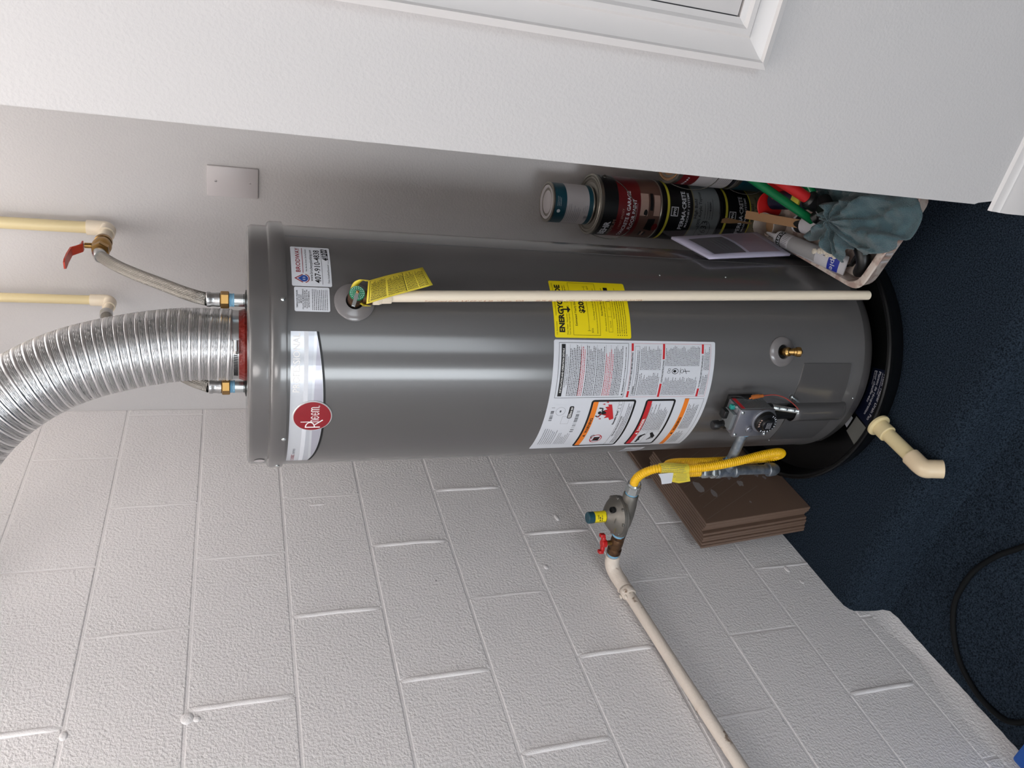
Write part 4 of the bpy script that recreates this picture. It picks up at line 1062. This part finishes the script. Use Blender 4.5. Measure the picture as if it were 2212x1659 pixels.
for c_, r1, r2, an in (((-.02, .275), .030, .009, .9), ((-.055, .245), .018, .006, .9), ((.03, .20), .030, .012, .5), ((.005, .165), .014, .008, .3), ((-.03, .145), .016, .012, .2), ((.00, .075), .016, .010, .4), ((-.02, .058), .010, .005, .5), ((-.11, .16), .006, .004, 0), ((.075, .26), .022, .008, .7), ((.09, .215), .02, .006, .8)):
    smear([(c_[0]+math.cos(t+an)*r1*k*math.cos(0)-math.sin(an)*0, c_[1]+r2*k*math.sin(t)+.4*r1*math.cos(t)*math.sin(an)) for t, k in [(2*PI*j/14, R_.uniform(.6, 1.1)) for j in range(14)]], 'grout_smear')
sc = Flat()
for i in range(7):
    y = -.15+.045*i; sc.line((y, .32-.012*(i % 3)), (y+.10, .10+.02*(i % 2)), .0006)
smear(sc, 'scratches')

# black cable and the corner of a blue tub on the lower floor
cb = MB().tube(catmull([(.60, -.92, FL+.0065), (.50, -.845, FL+.0065), (.413, -.799, FL+.0065), (.349, -.762, FL+.0065), (.275, -.738, FL+.0065), (.192, -.738, FL+.0065), (.135, -.762, FL+.0065), (.085, -.803, FL+.0065), (.055, -.85, FL+.0065), (.040, -.915, FL+.0065), (.058, -.980, FL+.0065), (.14, -1.012, FL+.0065), (.35, -1.015, FL+.0065), (.60, -1.08, FL+.0065)], 8), .0065, 12).build('power_cable', 'cable_rubber')
top(cb, 'black rubber cable looping over the dark carpet', 'cable')
bt = MB().box(.020, .30, -1.35, -1.036, FL, -.048, bev=.008).build('blue_tub', 'blue_plastic'); top(bt, 'bright blue plastic edge at the corner of the photo by the wall', 'tub')
# ------------------------------------------------------------------ paint cans stacked in the alcove
def can(x, y, z, r, h, bands, label, group, th0=-84, prints=(), bail=None, rim='can_metal', lid='can_metal'):
    c = empty('paint_can', (x, y, z), label, 'paint can', group); o = (x, y, 0)
    MB().lathe([(r-.004, z), (r+.0006, z+.0005), (r+.0010, z+.003), (r-.0004, z+.005), (r-.0004, z+h-.006), (r+.0010, z+h-.004), (r+.0010, z+h-.001), (r-.001, z+h), (r-.005, z+h-.0005), (r-.006, z+h-.003), (0, z+h-.003)], o, n=64).build('can_body', rim, c)
    lr = r-.010
    MB().lathe([(lr, z+h-.0035), (lr+.003, z+h-.001), (lr+.001, z+h+.0006), (lr-.003, z+h+.0002), (lr-.006, z+h-.004), (lr-.010, z+h-.0042), (lr-.012, z+h-.0030), (0, z+h-.0028)], o, n=64, cap=False).build('lid', lid, c)
    for f0, f1, m_ in bands:
        MB().lathe([(r+.0002, z+h*f0), (r+.0002, z+h*f1)], o, n=64, cap=False).build('label_band', m_, c)
    def wr(lift): return lambda s, t: (x+(r+lift)*math.cos(math.radians(th0)+s/r), y+(r+lift)*math.sin(math.radians(th0)+s/r), z+h*t if False else z+t)
    for f_, m_ in prints:
        sheet(f_, 'print', m_, c, wr(.0006), cut=.012)
    if bail:
        t0, dz, out = bail; a0 = math.radians(t0)
        for sg in (0, PI):
            e = Vector((math.cos(a0+sg), math.sin(a0+sg), 0))
            MB().lathe([(.007, 0), (.007, .003), (.003, .006)], Vector((x, y, z+h*.86))+e*r, e, 12).build('bail_ear', 'wire', c)
        pts = []
        for i in range(21):
            t = PI*i/20; k = r+.004+out*math.sin(t)
            pts.append((x+k*math.cos(a0+t), y+k*math.sin(a0+t), z+h*.86-dz*math.sin(t)))
        MB().tube(pts, .0013, 8).build('bail', 'wire', c)
    return c
GR, GH = .0822, .192
SX, SY = .760, .298
G1 = 'paint cans stacked in the alcove'
def masonry(seed, marker):
    w_ = Flat(); b_ = Flat()
    w_.text('PERMA·CRETE', .014, .118, .0185, bold=.02, sx=.98); w_.text('MASONRY SYSTEMS', .016, .106, .0092, bold=.01, sx=1.25)
    fr = Flat(); w_.frame(-.004, .022, .142, .165, .0022); w_.text('PPG', .009, .1495, .0110, bold=.03)
    b_.text('High Build', .022, .080, .0135, bold=.01); b_.text('100% Acrylic Topcoat', .022, .066, .0130, bold=.01, sx=.9)
    b_.fine(-.006, .056, .055, .020, .0085, .0018, seed, .3, (.003, .008)); b_.text('4-22XI', .030, .034, .0090, bold=.01)
    if marker:
        b_.ring(-.046, .046, .036, .022, .0012, 40); b_.text('#1633', -.046, .036, .0270, bold=-.005, shear=.2, rot=.12, sx=1.05)
    return ((w_, 'label_white'), (b_, 'ink_black'))
PB = [(.03, .47, 'can_grey'), (.47, .49, 'can_olive'), (.49, .885, 'can_black'), (.885, .925, 'can_yellow')]
can(SX, SY, FZ, GR, GH, [(.03, .47, 'can_olive'), (.47, .49, 'can_yellow'), (.49, .885, 'can_black'), (.885, .925, 'can_yellow')], 'lowest black and olive paint can in the stack, with a brown drip', G1, -80, masonry(51, False), rim='can_black')
dpz = Flat(); dpz.poly([(-.010, .085), (-.004, .080), (-.002, .12), (.002, .150), (.004, .175), (-.002, .190), (-.012, .190), (-.012, .16), (-.008, .12)])
cz = bpy.data.objects['paint_can']; sheet(dpz, 'paint_drip', 'wood', cz, lambda s, t: (SX+(GR+.0009)*math.cos(math.radians(-80)+s/GR), SY+(GR+.0009)*math.sin(math.radians(-80)+s/GR), FZ+t), cut=.01)
can(SX, SY, FZ+GH+.001, GR, GH, PB, 'middle black and grey paint can in the stack, marked by hand', G1, -80, masonry(52, True), rim='can_black')
z3 = FZ+2*(GH+.001)
w_ = Flat(); w_.text('BEHR', -.058, .152, .0250, bold=.04, sx=.95); w_.text('CONCRETE & GARAGE', -.012, .1010, .0150, bold=.02, sx=.95); w_.text('FLOOR PAINT', -.006, .0835, .0150, bold=.02, sx=.95)
w_.rect(-.030, .028, .0795, .0800)
g_ = Flat(); g_.text('PREMIUM', -.050, .1370, .0135, bold=.0, sx=1.05); g_.text('1 PART EPOXY', -.020, .1180, .0095)
d_ = Flat(); d_.rect(.012, .060, .030, .040); d_.poly([(-.05, .018), (-.010, .018), (-.012, .040), (-.045, .044)]); d_.rect(-.075, -.055, .03, .036); d_.rect(-.075, -.055, .044, .049); d_.ell(.004, .052, .010, .006, 16)
l_ = Flat(); l_.rect(-.004, .058, .045, .0700); l_.rect(-.002, .056, .008, .027); l_.rect(-.074, -.056, .037, .0425)
r_ = Flat(); r_.ell(-.036, .012, .012, .009, 24)
can(SX, SY, z3, GR, GH, [(.03, .36, 'can_brown'), (.36, .72, 'can_red'), (.72, .94, 'can_black')], 'dark red floor paint can with wire handle, top of the gallon stack', G1, -84,
    ((d_, 'can_black'), (l_, 'can_beige'), (r_, 'can_red'), (w_, 'label_white'), (g_, 'can_beige')), bail=(175, .075, .012))
b_ = Flat(); b_.fine(-.040, .020, .088, .040, .0055, .0013, 61, .4, (.002, .008)); b_.bars(-.032, -.012, .016, .028, 22, 5); b_.fine(-.006, .020, .034, .014, .0050, .0013, 62, .4, (.002, .006))
v_ = Flat(); v_.ell(-.004, .107, .005, .005, 16); v_.fine(.010, .040, .112, .100, .0045, .0014, 63, .3, (.002, .006))
can(SX-.004, SY+.002, z3+GH+.0015, .0535, .125, [(.04, .14, 'can_teal'), (.14, .68, 'can_white'), (.68, .95, 'can_teal')], 'small white and teal paint can on top of the stack', G1, -92, ((b_, 'ink_grey'), (v_, 'label_white')), lid='can_white')
# second stack, half hidden by the short wall
S2 = (.934, .262)
b_ = Flat(); b_.fine(-.05, .03, .062, .012, .0060, .0016, 64, .2, (.002, .008)); b_.rect(-.06, .04, .006, .0085)
k2 = Flat(); k2.fine(-.075, -.030, .158, .140, .020, .0080, 3, .1, (.006, .012)); 
can(*S2, FZ, GR, GH, [(.03, .93, 'can_teal')], 'dark teal paint can on the floor, half hidden by the short wall', G1, -100, bail=(160, .06, .01))
can(*S2, FZ+GH+.001, GR, GH, [(.03, .10, 'can_black'), (.10, .66, 'can_white'), (.66, .92, 'can_red')], 'white and red paint can with brown lid and wire handle', G1, -100, ((b_, 'ink_grey'), (k2, 'label_white')), bail=(172, .085, .016), lid='cardboard')
can(1.088, .346, FZ, GR, GH, [(.03, .93, 'can_grey')], 'paint can standing behind the short wall edge, lowest', 'paint cans behind the short wall', -110)
can(1.088, .346, FZ+GH+.001, GR, GH, [(.03, .93, 'can_black')], 'black paint can behind the short wall edge, middle', 'paint cans behind the short wall', -110)
can(1.052, .335, FZ+2*(GH+.001), GR, GH, [(.03, .55, 'can_red'), (.55, .93, 'can_black')], 'black and red paint can peeping past the short wall edge', 'paint cans behind the short wall', -110, bail=(150, .03, .05))

# ------------------------------------------------------------------ white bin with tools and rag, 
BZ = FZ+.1185                                              # underside of the bin
bc = [(.800, -.338), (1.050, -.398), (1.056, .060), (.786, .100)]   # rim corners, counter-clockwise from the near corner
def ringpts(inset, z, rc=.035, n=7):
    P = [Vector((a, b)) for a, b in bc]; cen = sum(P, Vector((0, 0)))/4; out = []
    Q = [p+(cen-p).normalized()*inset*1.41 for p in P]
    for i in range(4):
        p = Q[i]; a = (Q[i-1]-p).normalized(); b = (Q[(i+1) % 4]-p).normalized(); s_ = p+a*rc; e_ = p+b*rc
        for j in range(n):
            t = j/(n-1); out.append((*((1-t)**2*s_+2*t*(1-t)*p+t*t*e_), z))
    return out
tb = empty('tool_bin', (.92, -.14, BZ), 'stained white plastic bin full of tools, its corner overhanging the drain pan', 'bin')
def loft(rings, closed_bottom=True):
    b = MB(); m = len(rings[0])
    for r in rings: b.v += r
    for j in range(len(rings)-1):
        for i in range(m): b.f.append((j*m+i, j*m+(i+1) % m, (j+1)*m+(i+1) % m, (j+1)*m+i))
    if closed_bottom: b.f.append(tuple((len(rings)-1)*m+i for i in range(m)))
    return b
loft([ringpts(.012, BZ), ringpts(.008, BZ+.004), ringpts(.002, BZ+.036), ringpts(-.001, BZ+.040), ringpts(.0, BZ+.0445), ringpts(.006, BZ+.0455), ringpts(.012, BZ+.0445), ringpts(.014, BZ+.038), ringpts(.018, BZ+.006), ringpts(.03, BZ+.004)]).f and None
bb_ = loft([ringpts(.012, BZ), ringpts(.008, BZ+.004), ringpts(.002, BZ+.036), ringpts(-.001, BZ+.040), ringpts(.0, BZ+.0445), ringpts(.006, BZ+.0455), ringpts(.012, BZ+.0445), ringpts(.014, BZ+.038), ringpts(.018, BZ+.006), ringpts(.03, BZ+.004)])
m_ = 28; bb_.f.append(tuple(range(m_)))
bb_.build('bin_shell', 'bin_plastic', tb, angle=50)
MB().box(.905, 1.02, -.09, .06, FZ, BZ+.001, bev=.006).build('bin_base', 'bin_plastic', tb)
# strips of old tape and paint round the outside of the bin
outer = ringpts(.0025, BZ+.034); low_ = ringpts(.0065, BZ+.010)
for i in range(4, 17):
    t0 = i/17.0
    p0 = Vector(outer[6]).lerp(Vector(outer[7]), i/17); p1 = Vector(outer[6]).lerp(Vector(outer[7]), (i+.55)/17)
    q0 = Vector(low_[6]).lerp(Vector(low_[7]), i/17); q1 = Vector(low_[6]).lerp(Vector(low_[7]), (i+.5)/17)
    of = Vector((-.23, -.97, .3))*.0012
    MB().add([p0+of, p1+of, q1+of, q0+of], [(0, 1, 2, 3)]).build('side_patch', 'can_beige' if i % 2 else 'can_white', tb, smooth=False)
BF = BZ+.006
# caulk tube (tile sealant)
def tubebody(name, a, b, r, label, cat, flat_end=True):
    t = empty(name, tuple(a), label, cat); a = Vector(a); b = Vector(b); d = (b-a).normalized(); L = (b-a).length
    sid = d.cross(Vector((0, 0, 1))).normalized(); upv = sid.cross(d)
    return t, a, b, d, L, sid, upv
t, a, b, d, L, sid, upv = tubebody('sealant_tube', (.812, -.030, BF+.050), (.829, -.262, BF+.026), .02, 'white tile sealant squeeze tube with blue band, lying along the bin edge', 'tube')
mb = MB(); N = 24; prof = [(0, .0185, .0185), (.006, .0195, .0195), (.10, .020, .0195), (.16, .022, .014), (.215, .025, .006), (.232, .0262, .0018), (.240, .0262, .0016)]
for s_, wv, hv in prof:
    for i in range(N):
        an = 2*PI*i/N; mb.v.append(tuple(a+d*(s_*L/.24)+sid*(wv*math.cos(an))+upv*(hv*math.sin(an))))
for j in range(len(prof)-1):
    for i in range(N): mb.f.append((j*N+i, j*N+(i+1) % N, (j+1)*N+(i+1) % N, (j+1)*N+i))
mb.f += [tuple(range(N)), tuple((len(prof)-1)*N+i for i in range(N))]
mb.build('tube_body', 'caulk_white', t)
MB().lathe([(.0130, 0), (.0125, .006), (.0075, .010), (.0055, .030), (.0028, .046), (.0024, .047)], a, -d, 20).build('nozzle', 'caulk_white', t)
def onT(lift):
    def f(s, tt):        # s along tube, tt across the upper surface
        k = s/.24
        import bisect
        for (s0, w0, h0), (s1, w1, h1) in zip(prof, prof[1:]):
            if s <= s1: f_ = (s-s0)/(s1-s0); wv = w0+(w1-w0)*f_; hv = h0+(h1-h0)*f_; break
        else: wv, hv = prof[-1][1:]
        an = PI/2+.12-tt/.020
        return a+d*(s*L/.24)-sid*((wv+lift)*math.cos(an)) * 1 + upv*((hv+lift)*math.sin(an))
    return f
def band_(s0, s1, t0, t1, n=10):
    f = Flat()
    for i in range(n):
        for j in range(4):
            f.rect(s0+(s1-s0)*j/4, s0+(s1-s0)*(j+1)/4, t0+(t1-t0)*i/n, t0+(t1-t0)*(i+1)/n)
    return f
sheet(band_(.010, .026, -.030, .030), 'print_band', 'ink_black', t, onT(.0004))
sheet(band_(.190, .222, -.036, .036), 'print_band', 'caulk_blue', t, onT(.0005))
sheet(band_(.055, .150, -.012, .034), 'grey_smear', 'caulk_grey', t, onT(.0007), smooth=True)
k_ = Flat(); k_.text('CUSTOM', 0, 0, .0125, bold=.02, sx=1.1); k_.v = [(.0140+y, -x) for x, y in k_.v]; sheet(k_, 'print', 'label_white', t, onT(.0009))
k_ = Flat(); k_.text('SimpleFix', 0, 0, .0190, bold=.0); k_.v = [(.199+y, -x) for x, y in k_.v]; sheet(k_, 'print', 'label_white', t, onT(.0010))
k_ = Flat(); k_.text('Tile', 0, 0, .013, bold=.02); k_.v = [(.158+y, -x+.020) for x, y in k_.v]; k_.rect(.172, .186, -.030, .010); sheet(k_, 'print', 'ink_black', t, onT(.0010))
k_ = Flat(); k_.fine(.030, .050, .022, -.024, .0040, .0016, 8, .2, (.003, .008)); sheet(k_, 'print', 'ink_grey', t, onT(.0009))
# dried filler on top of the tube: a putty knife blade's scrap
dc = MB()
for i in range(26):
    u_ = i/25; dc.sphere(Vector((.826, -.155, BF+.046)).lerp(Vector((.848, -.225, BF+.040)), u_)+Vector((R_.uniform(-.006, .006), R_.uniform(-.004, .004), R_.uniform(-.002, .003))), R_.uniform(.004, .008), 8, (1.2, 1.2, .6))
top(dc.build('dried_filler', 'caulk_dry'), 'crumbly dried filler scrap lying on the sealant tube', 'filler scrap')
# second tube under the rag
t2, a, b, d, L, sid, upv = tubebody('caulk_cartridge', (.862, -.055, BF+.030), (.905, -.24, BF+.026), .02, 'white caulk cartridge mostly covered by the teal rag', 'tube')
MB().lathe([(.018, 0), (.0225, .002), (.0225, L), (.018, L+.001)], a, d, 28).build('cartridge_body', 'caulk_white', t2)
MB().lathe([(.0227, .010), (.0227, .030)], a, d, 28, cap=False).build('print_band', 'ink_black', t2)
# wooden strip, clear cup
ws = MB(); wm = Matrix.Translation((.853, -.012, BF+.058)) @ Matrix.Rotation(math.radians(-77), 4, 'Z') @ Matrix.Rotation(math.radians(9), 4, 'Y')
ws.box(-.115, .115, -.011, .011, -.003, .003, wm, bev=.0008); top(ws.build('wooden_strip', 'wood', smooth=False), 'thin wooden stir stick lying across the bin between tube and green pole', 'wood strip')
cu = empty('plastic_cup', (.822, .045, BF), 'cloudy plastic cup at the back of the bin behind the tube nozzle', 'cup')
MB().lathe([(.026, 0), (.033, .062), (.0345, .063), (.0345, .066), (.0325, .066), (.025, .003), (0, .003)], (.822, .045, BF), (.0, -.25, 1), 36, cap=False).build('cup_wall', 'clear_cup', cu)
MB().lathe([(.0, .012), (.027, .012), (.0275, .022), (0, .024)], (.822, .045, BF), (0, -.25, 1), 28, cap=False).build('cup_contents', 'wood', cu)
# red spool with dark blue body behind the strip
sp = empty('line_reel', (.885, .035, BF), 'red and dark blue hand reel lying behind the wooden strip', 'reel')
MB().lathe([(.010, 0), (.036, .001), (.038, .004), (.036, .007), (.010, .008)], (.868, .062, BF+.042), (.35, -.9, .1), 36).build('reel_flange', 'red_paint', sp)
MB().lathe([(.010, 0), (.036, .001), (.038, .004), (.036, .007), (.010, .008)], (.925, .045, BF+.045), (.35, -.9, .1), 36).build('reel_flange', 'red_paint', sp)
MB().cyl((.885, .055, BF+.040), (.925, -.06, BF+.030), .024, n=24, bev=.004).build('reel_body', 'navy_label', sp)
MB().box(.905, .935, -.062, -.030, BF+.050, BF+.058, bev=.002).build('reel_latch', 'can_yellow', sp)
# black hand clamp in the near corner of the bin
ct = empty('spring_clamp', (.845, -.30, BF), 'black plastic spring clamp in the near corner of the bin', 'clamp')
MB().tube(catmull([(.826, -.288, BF+.012), (.838, -.300, BF+.018), (.853, -.310, BF+.026), (.872, -.308, BF+.034), (.892, -.290, BF+.038), (.905, -.262, BF+.036)], 7), [.010, .0115, .0125, .0135, .0140, .0145, .0150, .0155]+[.016]*20+[.014]*8, 16).build('jaw', 'black_plastic', ct)
MB().tube(catmull([(.838, -.268, BF+.016), (.848, -.276, BF+.026), (.862, -.282, BF+.030), (.872, -.290, BF+.034)], 7), .0045, 10).build('trigger', 'black_plastic', ct)
MB().tube(catmull([(.828, -.252, BF+.020), (.834, -.262, BF+.018), (.842, -.272, BF+.020), (.852, -.282, BF+.024)], 7), [.003]*10+[.004]*12, 10).build('hook', 'black_plastic', ct)
MB().lathe([(.0045, 0), (.0045, .003), (.002, .0045)], (.832, -.294, BF+.0245), (0, -.2, 1), 12).build('pivot_pin', 'zinc', ct)
# teal rag draped over the tools and the bin rim
rg_ = MB(); NU, NV = 44, 150
RC = Vector((.930, -.240)); RB = [(1.030, -.398), (1.014, -.408), (.973, -.405), (.926, -.392), (.894, -.358), (.888, -.322), (.890, -.296), (.868, -.289), (.844, -.274), (.854, -.240), (.872, -.199), (.863, -.171), (.868, -.130), (.901, -.153), (.941, -.191), (.975, -.225), (1.015, -.31), (1.032, -.372)]
def bnd(v):
    k = len(RB); t = v*k; i = int(t) % k; f = t-int(t); P = [Vector(RB[(i+q) % k]) for q in (-1, 0, 1, 2)]
    return .5*((2*P[1])+(P[2]-P[0])*f+(2*P[0]-5*P[1]+4*P[2]-P[3])*f*f+(3*P[1]-P[0]-3*P[2]+P[3])*f**3)
def ragpt(u_, v_):
    e = bnd(v_); d2_ = e-RC; rr_ = d2_.length; p = RC+d2_*(.06+.94*u_)
    an = math.atan2(d2_.y, d2_.x)
    fold = math.sin(an*8+u_*2.5+1.5*noise.noise(Vector((p.x*12, p.y*12, 1))))*.6+math.sin(an*15+1.7-u_*3)*.4
    fold = math.copysign(abs(fold)**.7, fold)
    z = BF+.106-.046*u_**1.2*(rr_/.13)+.027*fold*(.2+.8*u_)+.016*noise.noise(Vector((p.x*26, p.y*26, 3)))+.008*noise.noise(Vector((p.x*60, p.y*60, 7)))
    if u_ > .82: z -= .020*(u_-.82)/.18
    q_ = .010*fold*u_
    x = p.x-q_*math.sin(an); y = p.y+q_*math.cos(an)
    z = max(z, BZ+.0520) if y > -.343-.24*(x-.8) else max(z, BZ+.036)
    return (min(x, 1.050), y, z)
for i in range(NU+1):
    for j in range(NV): rg_.v.append(ragpt(i/NU, j/NV))
for i in range(NU):
    for j in range(NV): rg_.f.append((i*NV+j, i*NV+(j+1) % NV, (i+1)*NV+(j+1) % NV, (i+1)*NV+j))
rg_.f.append(tuple(range(NV)))
RG = rg_.build('cleaning_rag', 'rag', angle=180); so = RG.modifiers.new('thick', 'SOLIDIFY'); so.thickness = .003
top(RG, 'crumpled teal cleaning rag hanging over the edge of the white bin', 'rag')
r2 = MB(); NU, NV = 30, 90
for i in range(NU+1):
    for j in range(NV+1):
        x = .958+.095*i/NU; y = -.335+.345*j/NV
        r2.v.append((x, y, BF+.048+.030*noise.noise(Vector((x*26, y*26, 5)))+.012*noise.noise(Vector((x*60, y*60, 2)))))
for i in range(NU):
    for j in range(NV): r2.f.append((i*(NV+1)+j, i*(NV+1)+j+1, (i+1)*(NV+1)+j+1, (i+1)*(NV+1)+j))
RG2 = r2.build('cleaning_rag', 'rag', angle=180); so = RG2.modifiers.new('thick', 'SOLIDIFY'); so.thickness = .003
top(RG2, 'second teal rag bunched behind the poles at the short wall', 'rag')

# ------------------------------------------------------------------ poles leaning into the alcove
def pole(a, b, r, m_, label, name='broom_pole', tip=None):
    p = empty(name, tuple(a), label, 'pole', 'poles leaning in the alcove'); a = Vector(a); b = Vector(b)
    MB().cyl(a, b, r, n=24, bev=r*.3).build('shaft', m_, p)
    if tip:
        d = (b-a).normalized()
        MB().lathe([(r*1.0, -.002), (r*1.55, .0), (r*1.6, .028), (r*1.3, .034), (r*1.02, .036)], a-d*.004, d, 24).build('socket', tip, p)
    return p
pole((.8995, -.148, .2120), (1.158, -.0, .835), .0105, 'pole_green', 'glossy green pole leaning across the paint cans')
pole((.943, -.150, .2260), (1.128, -.06, .72), .0135, 'pole_red', 'red pole with black socket leaning beside the green pole', tip='black_plastic')
gl = empty('green_hook', (.99, -.12, .23), 'curved green plastic handle behind the red pole', 'handle')
MB().tube(catmull([(.962, -.140, .240), (.978, -.128, .252), (.990, -.10, .285), (1.02, -.07, .36), (1.07, -.04, .50)], 8), .0125, 20).build('shaft', 'pole_green', gl)
hd_ = empty('mop_head', (.93, -.18, .19), 'black plastic mop head between the poles and the rag', 'mop head')
m4 = Matrix.Translation((.935, -.178, .218)) @ Matrix.Rotation(math.radians(-25), 4, 'Z') @ Matrix.Rotation(math.radians(-25), 4, 'Y')
MB().box(-.034, .034, -.026, .026, -.016, .016, m4, bev=.010).build('head_block', 'black_plastic', hd_)
MB().cyl((.922, -.165, .212), (.905, -.152, .218), .0145, n=20, bev=.002).build('socket', 'black_plastic', hd_)
k_ = Flat(); k_.text('lar', 0, 0, .015, bold=.01); sheet(k_, 'print', 'label_white', hd_, lambda s, t: m4 @ Vector((-.004-t*.4-s*.25, -.004+t*.9-s*.95, .0164)))

# ------------------------------------------------------------------ bag of manuals hanging on the heater
bg_ = empty('manual_bag', (.79, -.10, .20), 'clear plastic bag with the heater manuals stuck to the side of the heater', 'bag')
def bagf(off, grow=0):
    c00 = Vector((.786, -.150-grow, .470+grow*1.6)); c10 = Vector((.790, -.034+grow, .515+grow)); c01 = Vector((.791, -.105-grow*.7, .205-grow)); c11 = Vector((.803, .012+grow, .235-grow))
    def f(s, t):
        p = (c00*(1-s)+c10*s)*(1-t)+(c01*(1-s)+c11*s)*t
        return p+Vector((off+.006*math.sin(PI*s)*math.sin(PI*t), 0, 0))
    return f
def grid(n=8, m=10, x0=0, x1=1, y0=0, y1=1):
    f = Flat()
    for i in range(n):
        for j in range(m): f.rect(x0+(x1-x0)*i/n, x0+(x1-x0)*(i+1)/n, y0+(y1-y0)*j/m, y0+(y1-y0)*(j+1)/m)
    return f
MN = sheet(grid(), 'manual', 'paper', bg_, bagf(.000), smooth=True); so = MN.modifiers.new('thick', 'SOLIDIFY'); so.thickness = .006; so.offset = -1
sheet(grid(4, 6, .10, .80, .10, .48), 'cover_picture', 'paper_dark', MN, bagf(.0072))
sheet(grid(4, 6, .10, .95, .52, .92), 'cover_panel', 'paper_mauve', MN, bagf(.0072))
k_ = Flat(); k_.fine(.22, .66, .36, .22, .045, .018, 3, .2, (.05, .15)); sheet(k_, 'print', 'ink_grey', MN, bagf(.0080))
FM = sheet(grid(), 'film', 'clear_film', bg_, bagf(.011, .022), smooth=True)
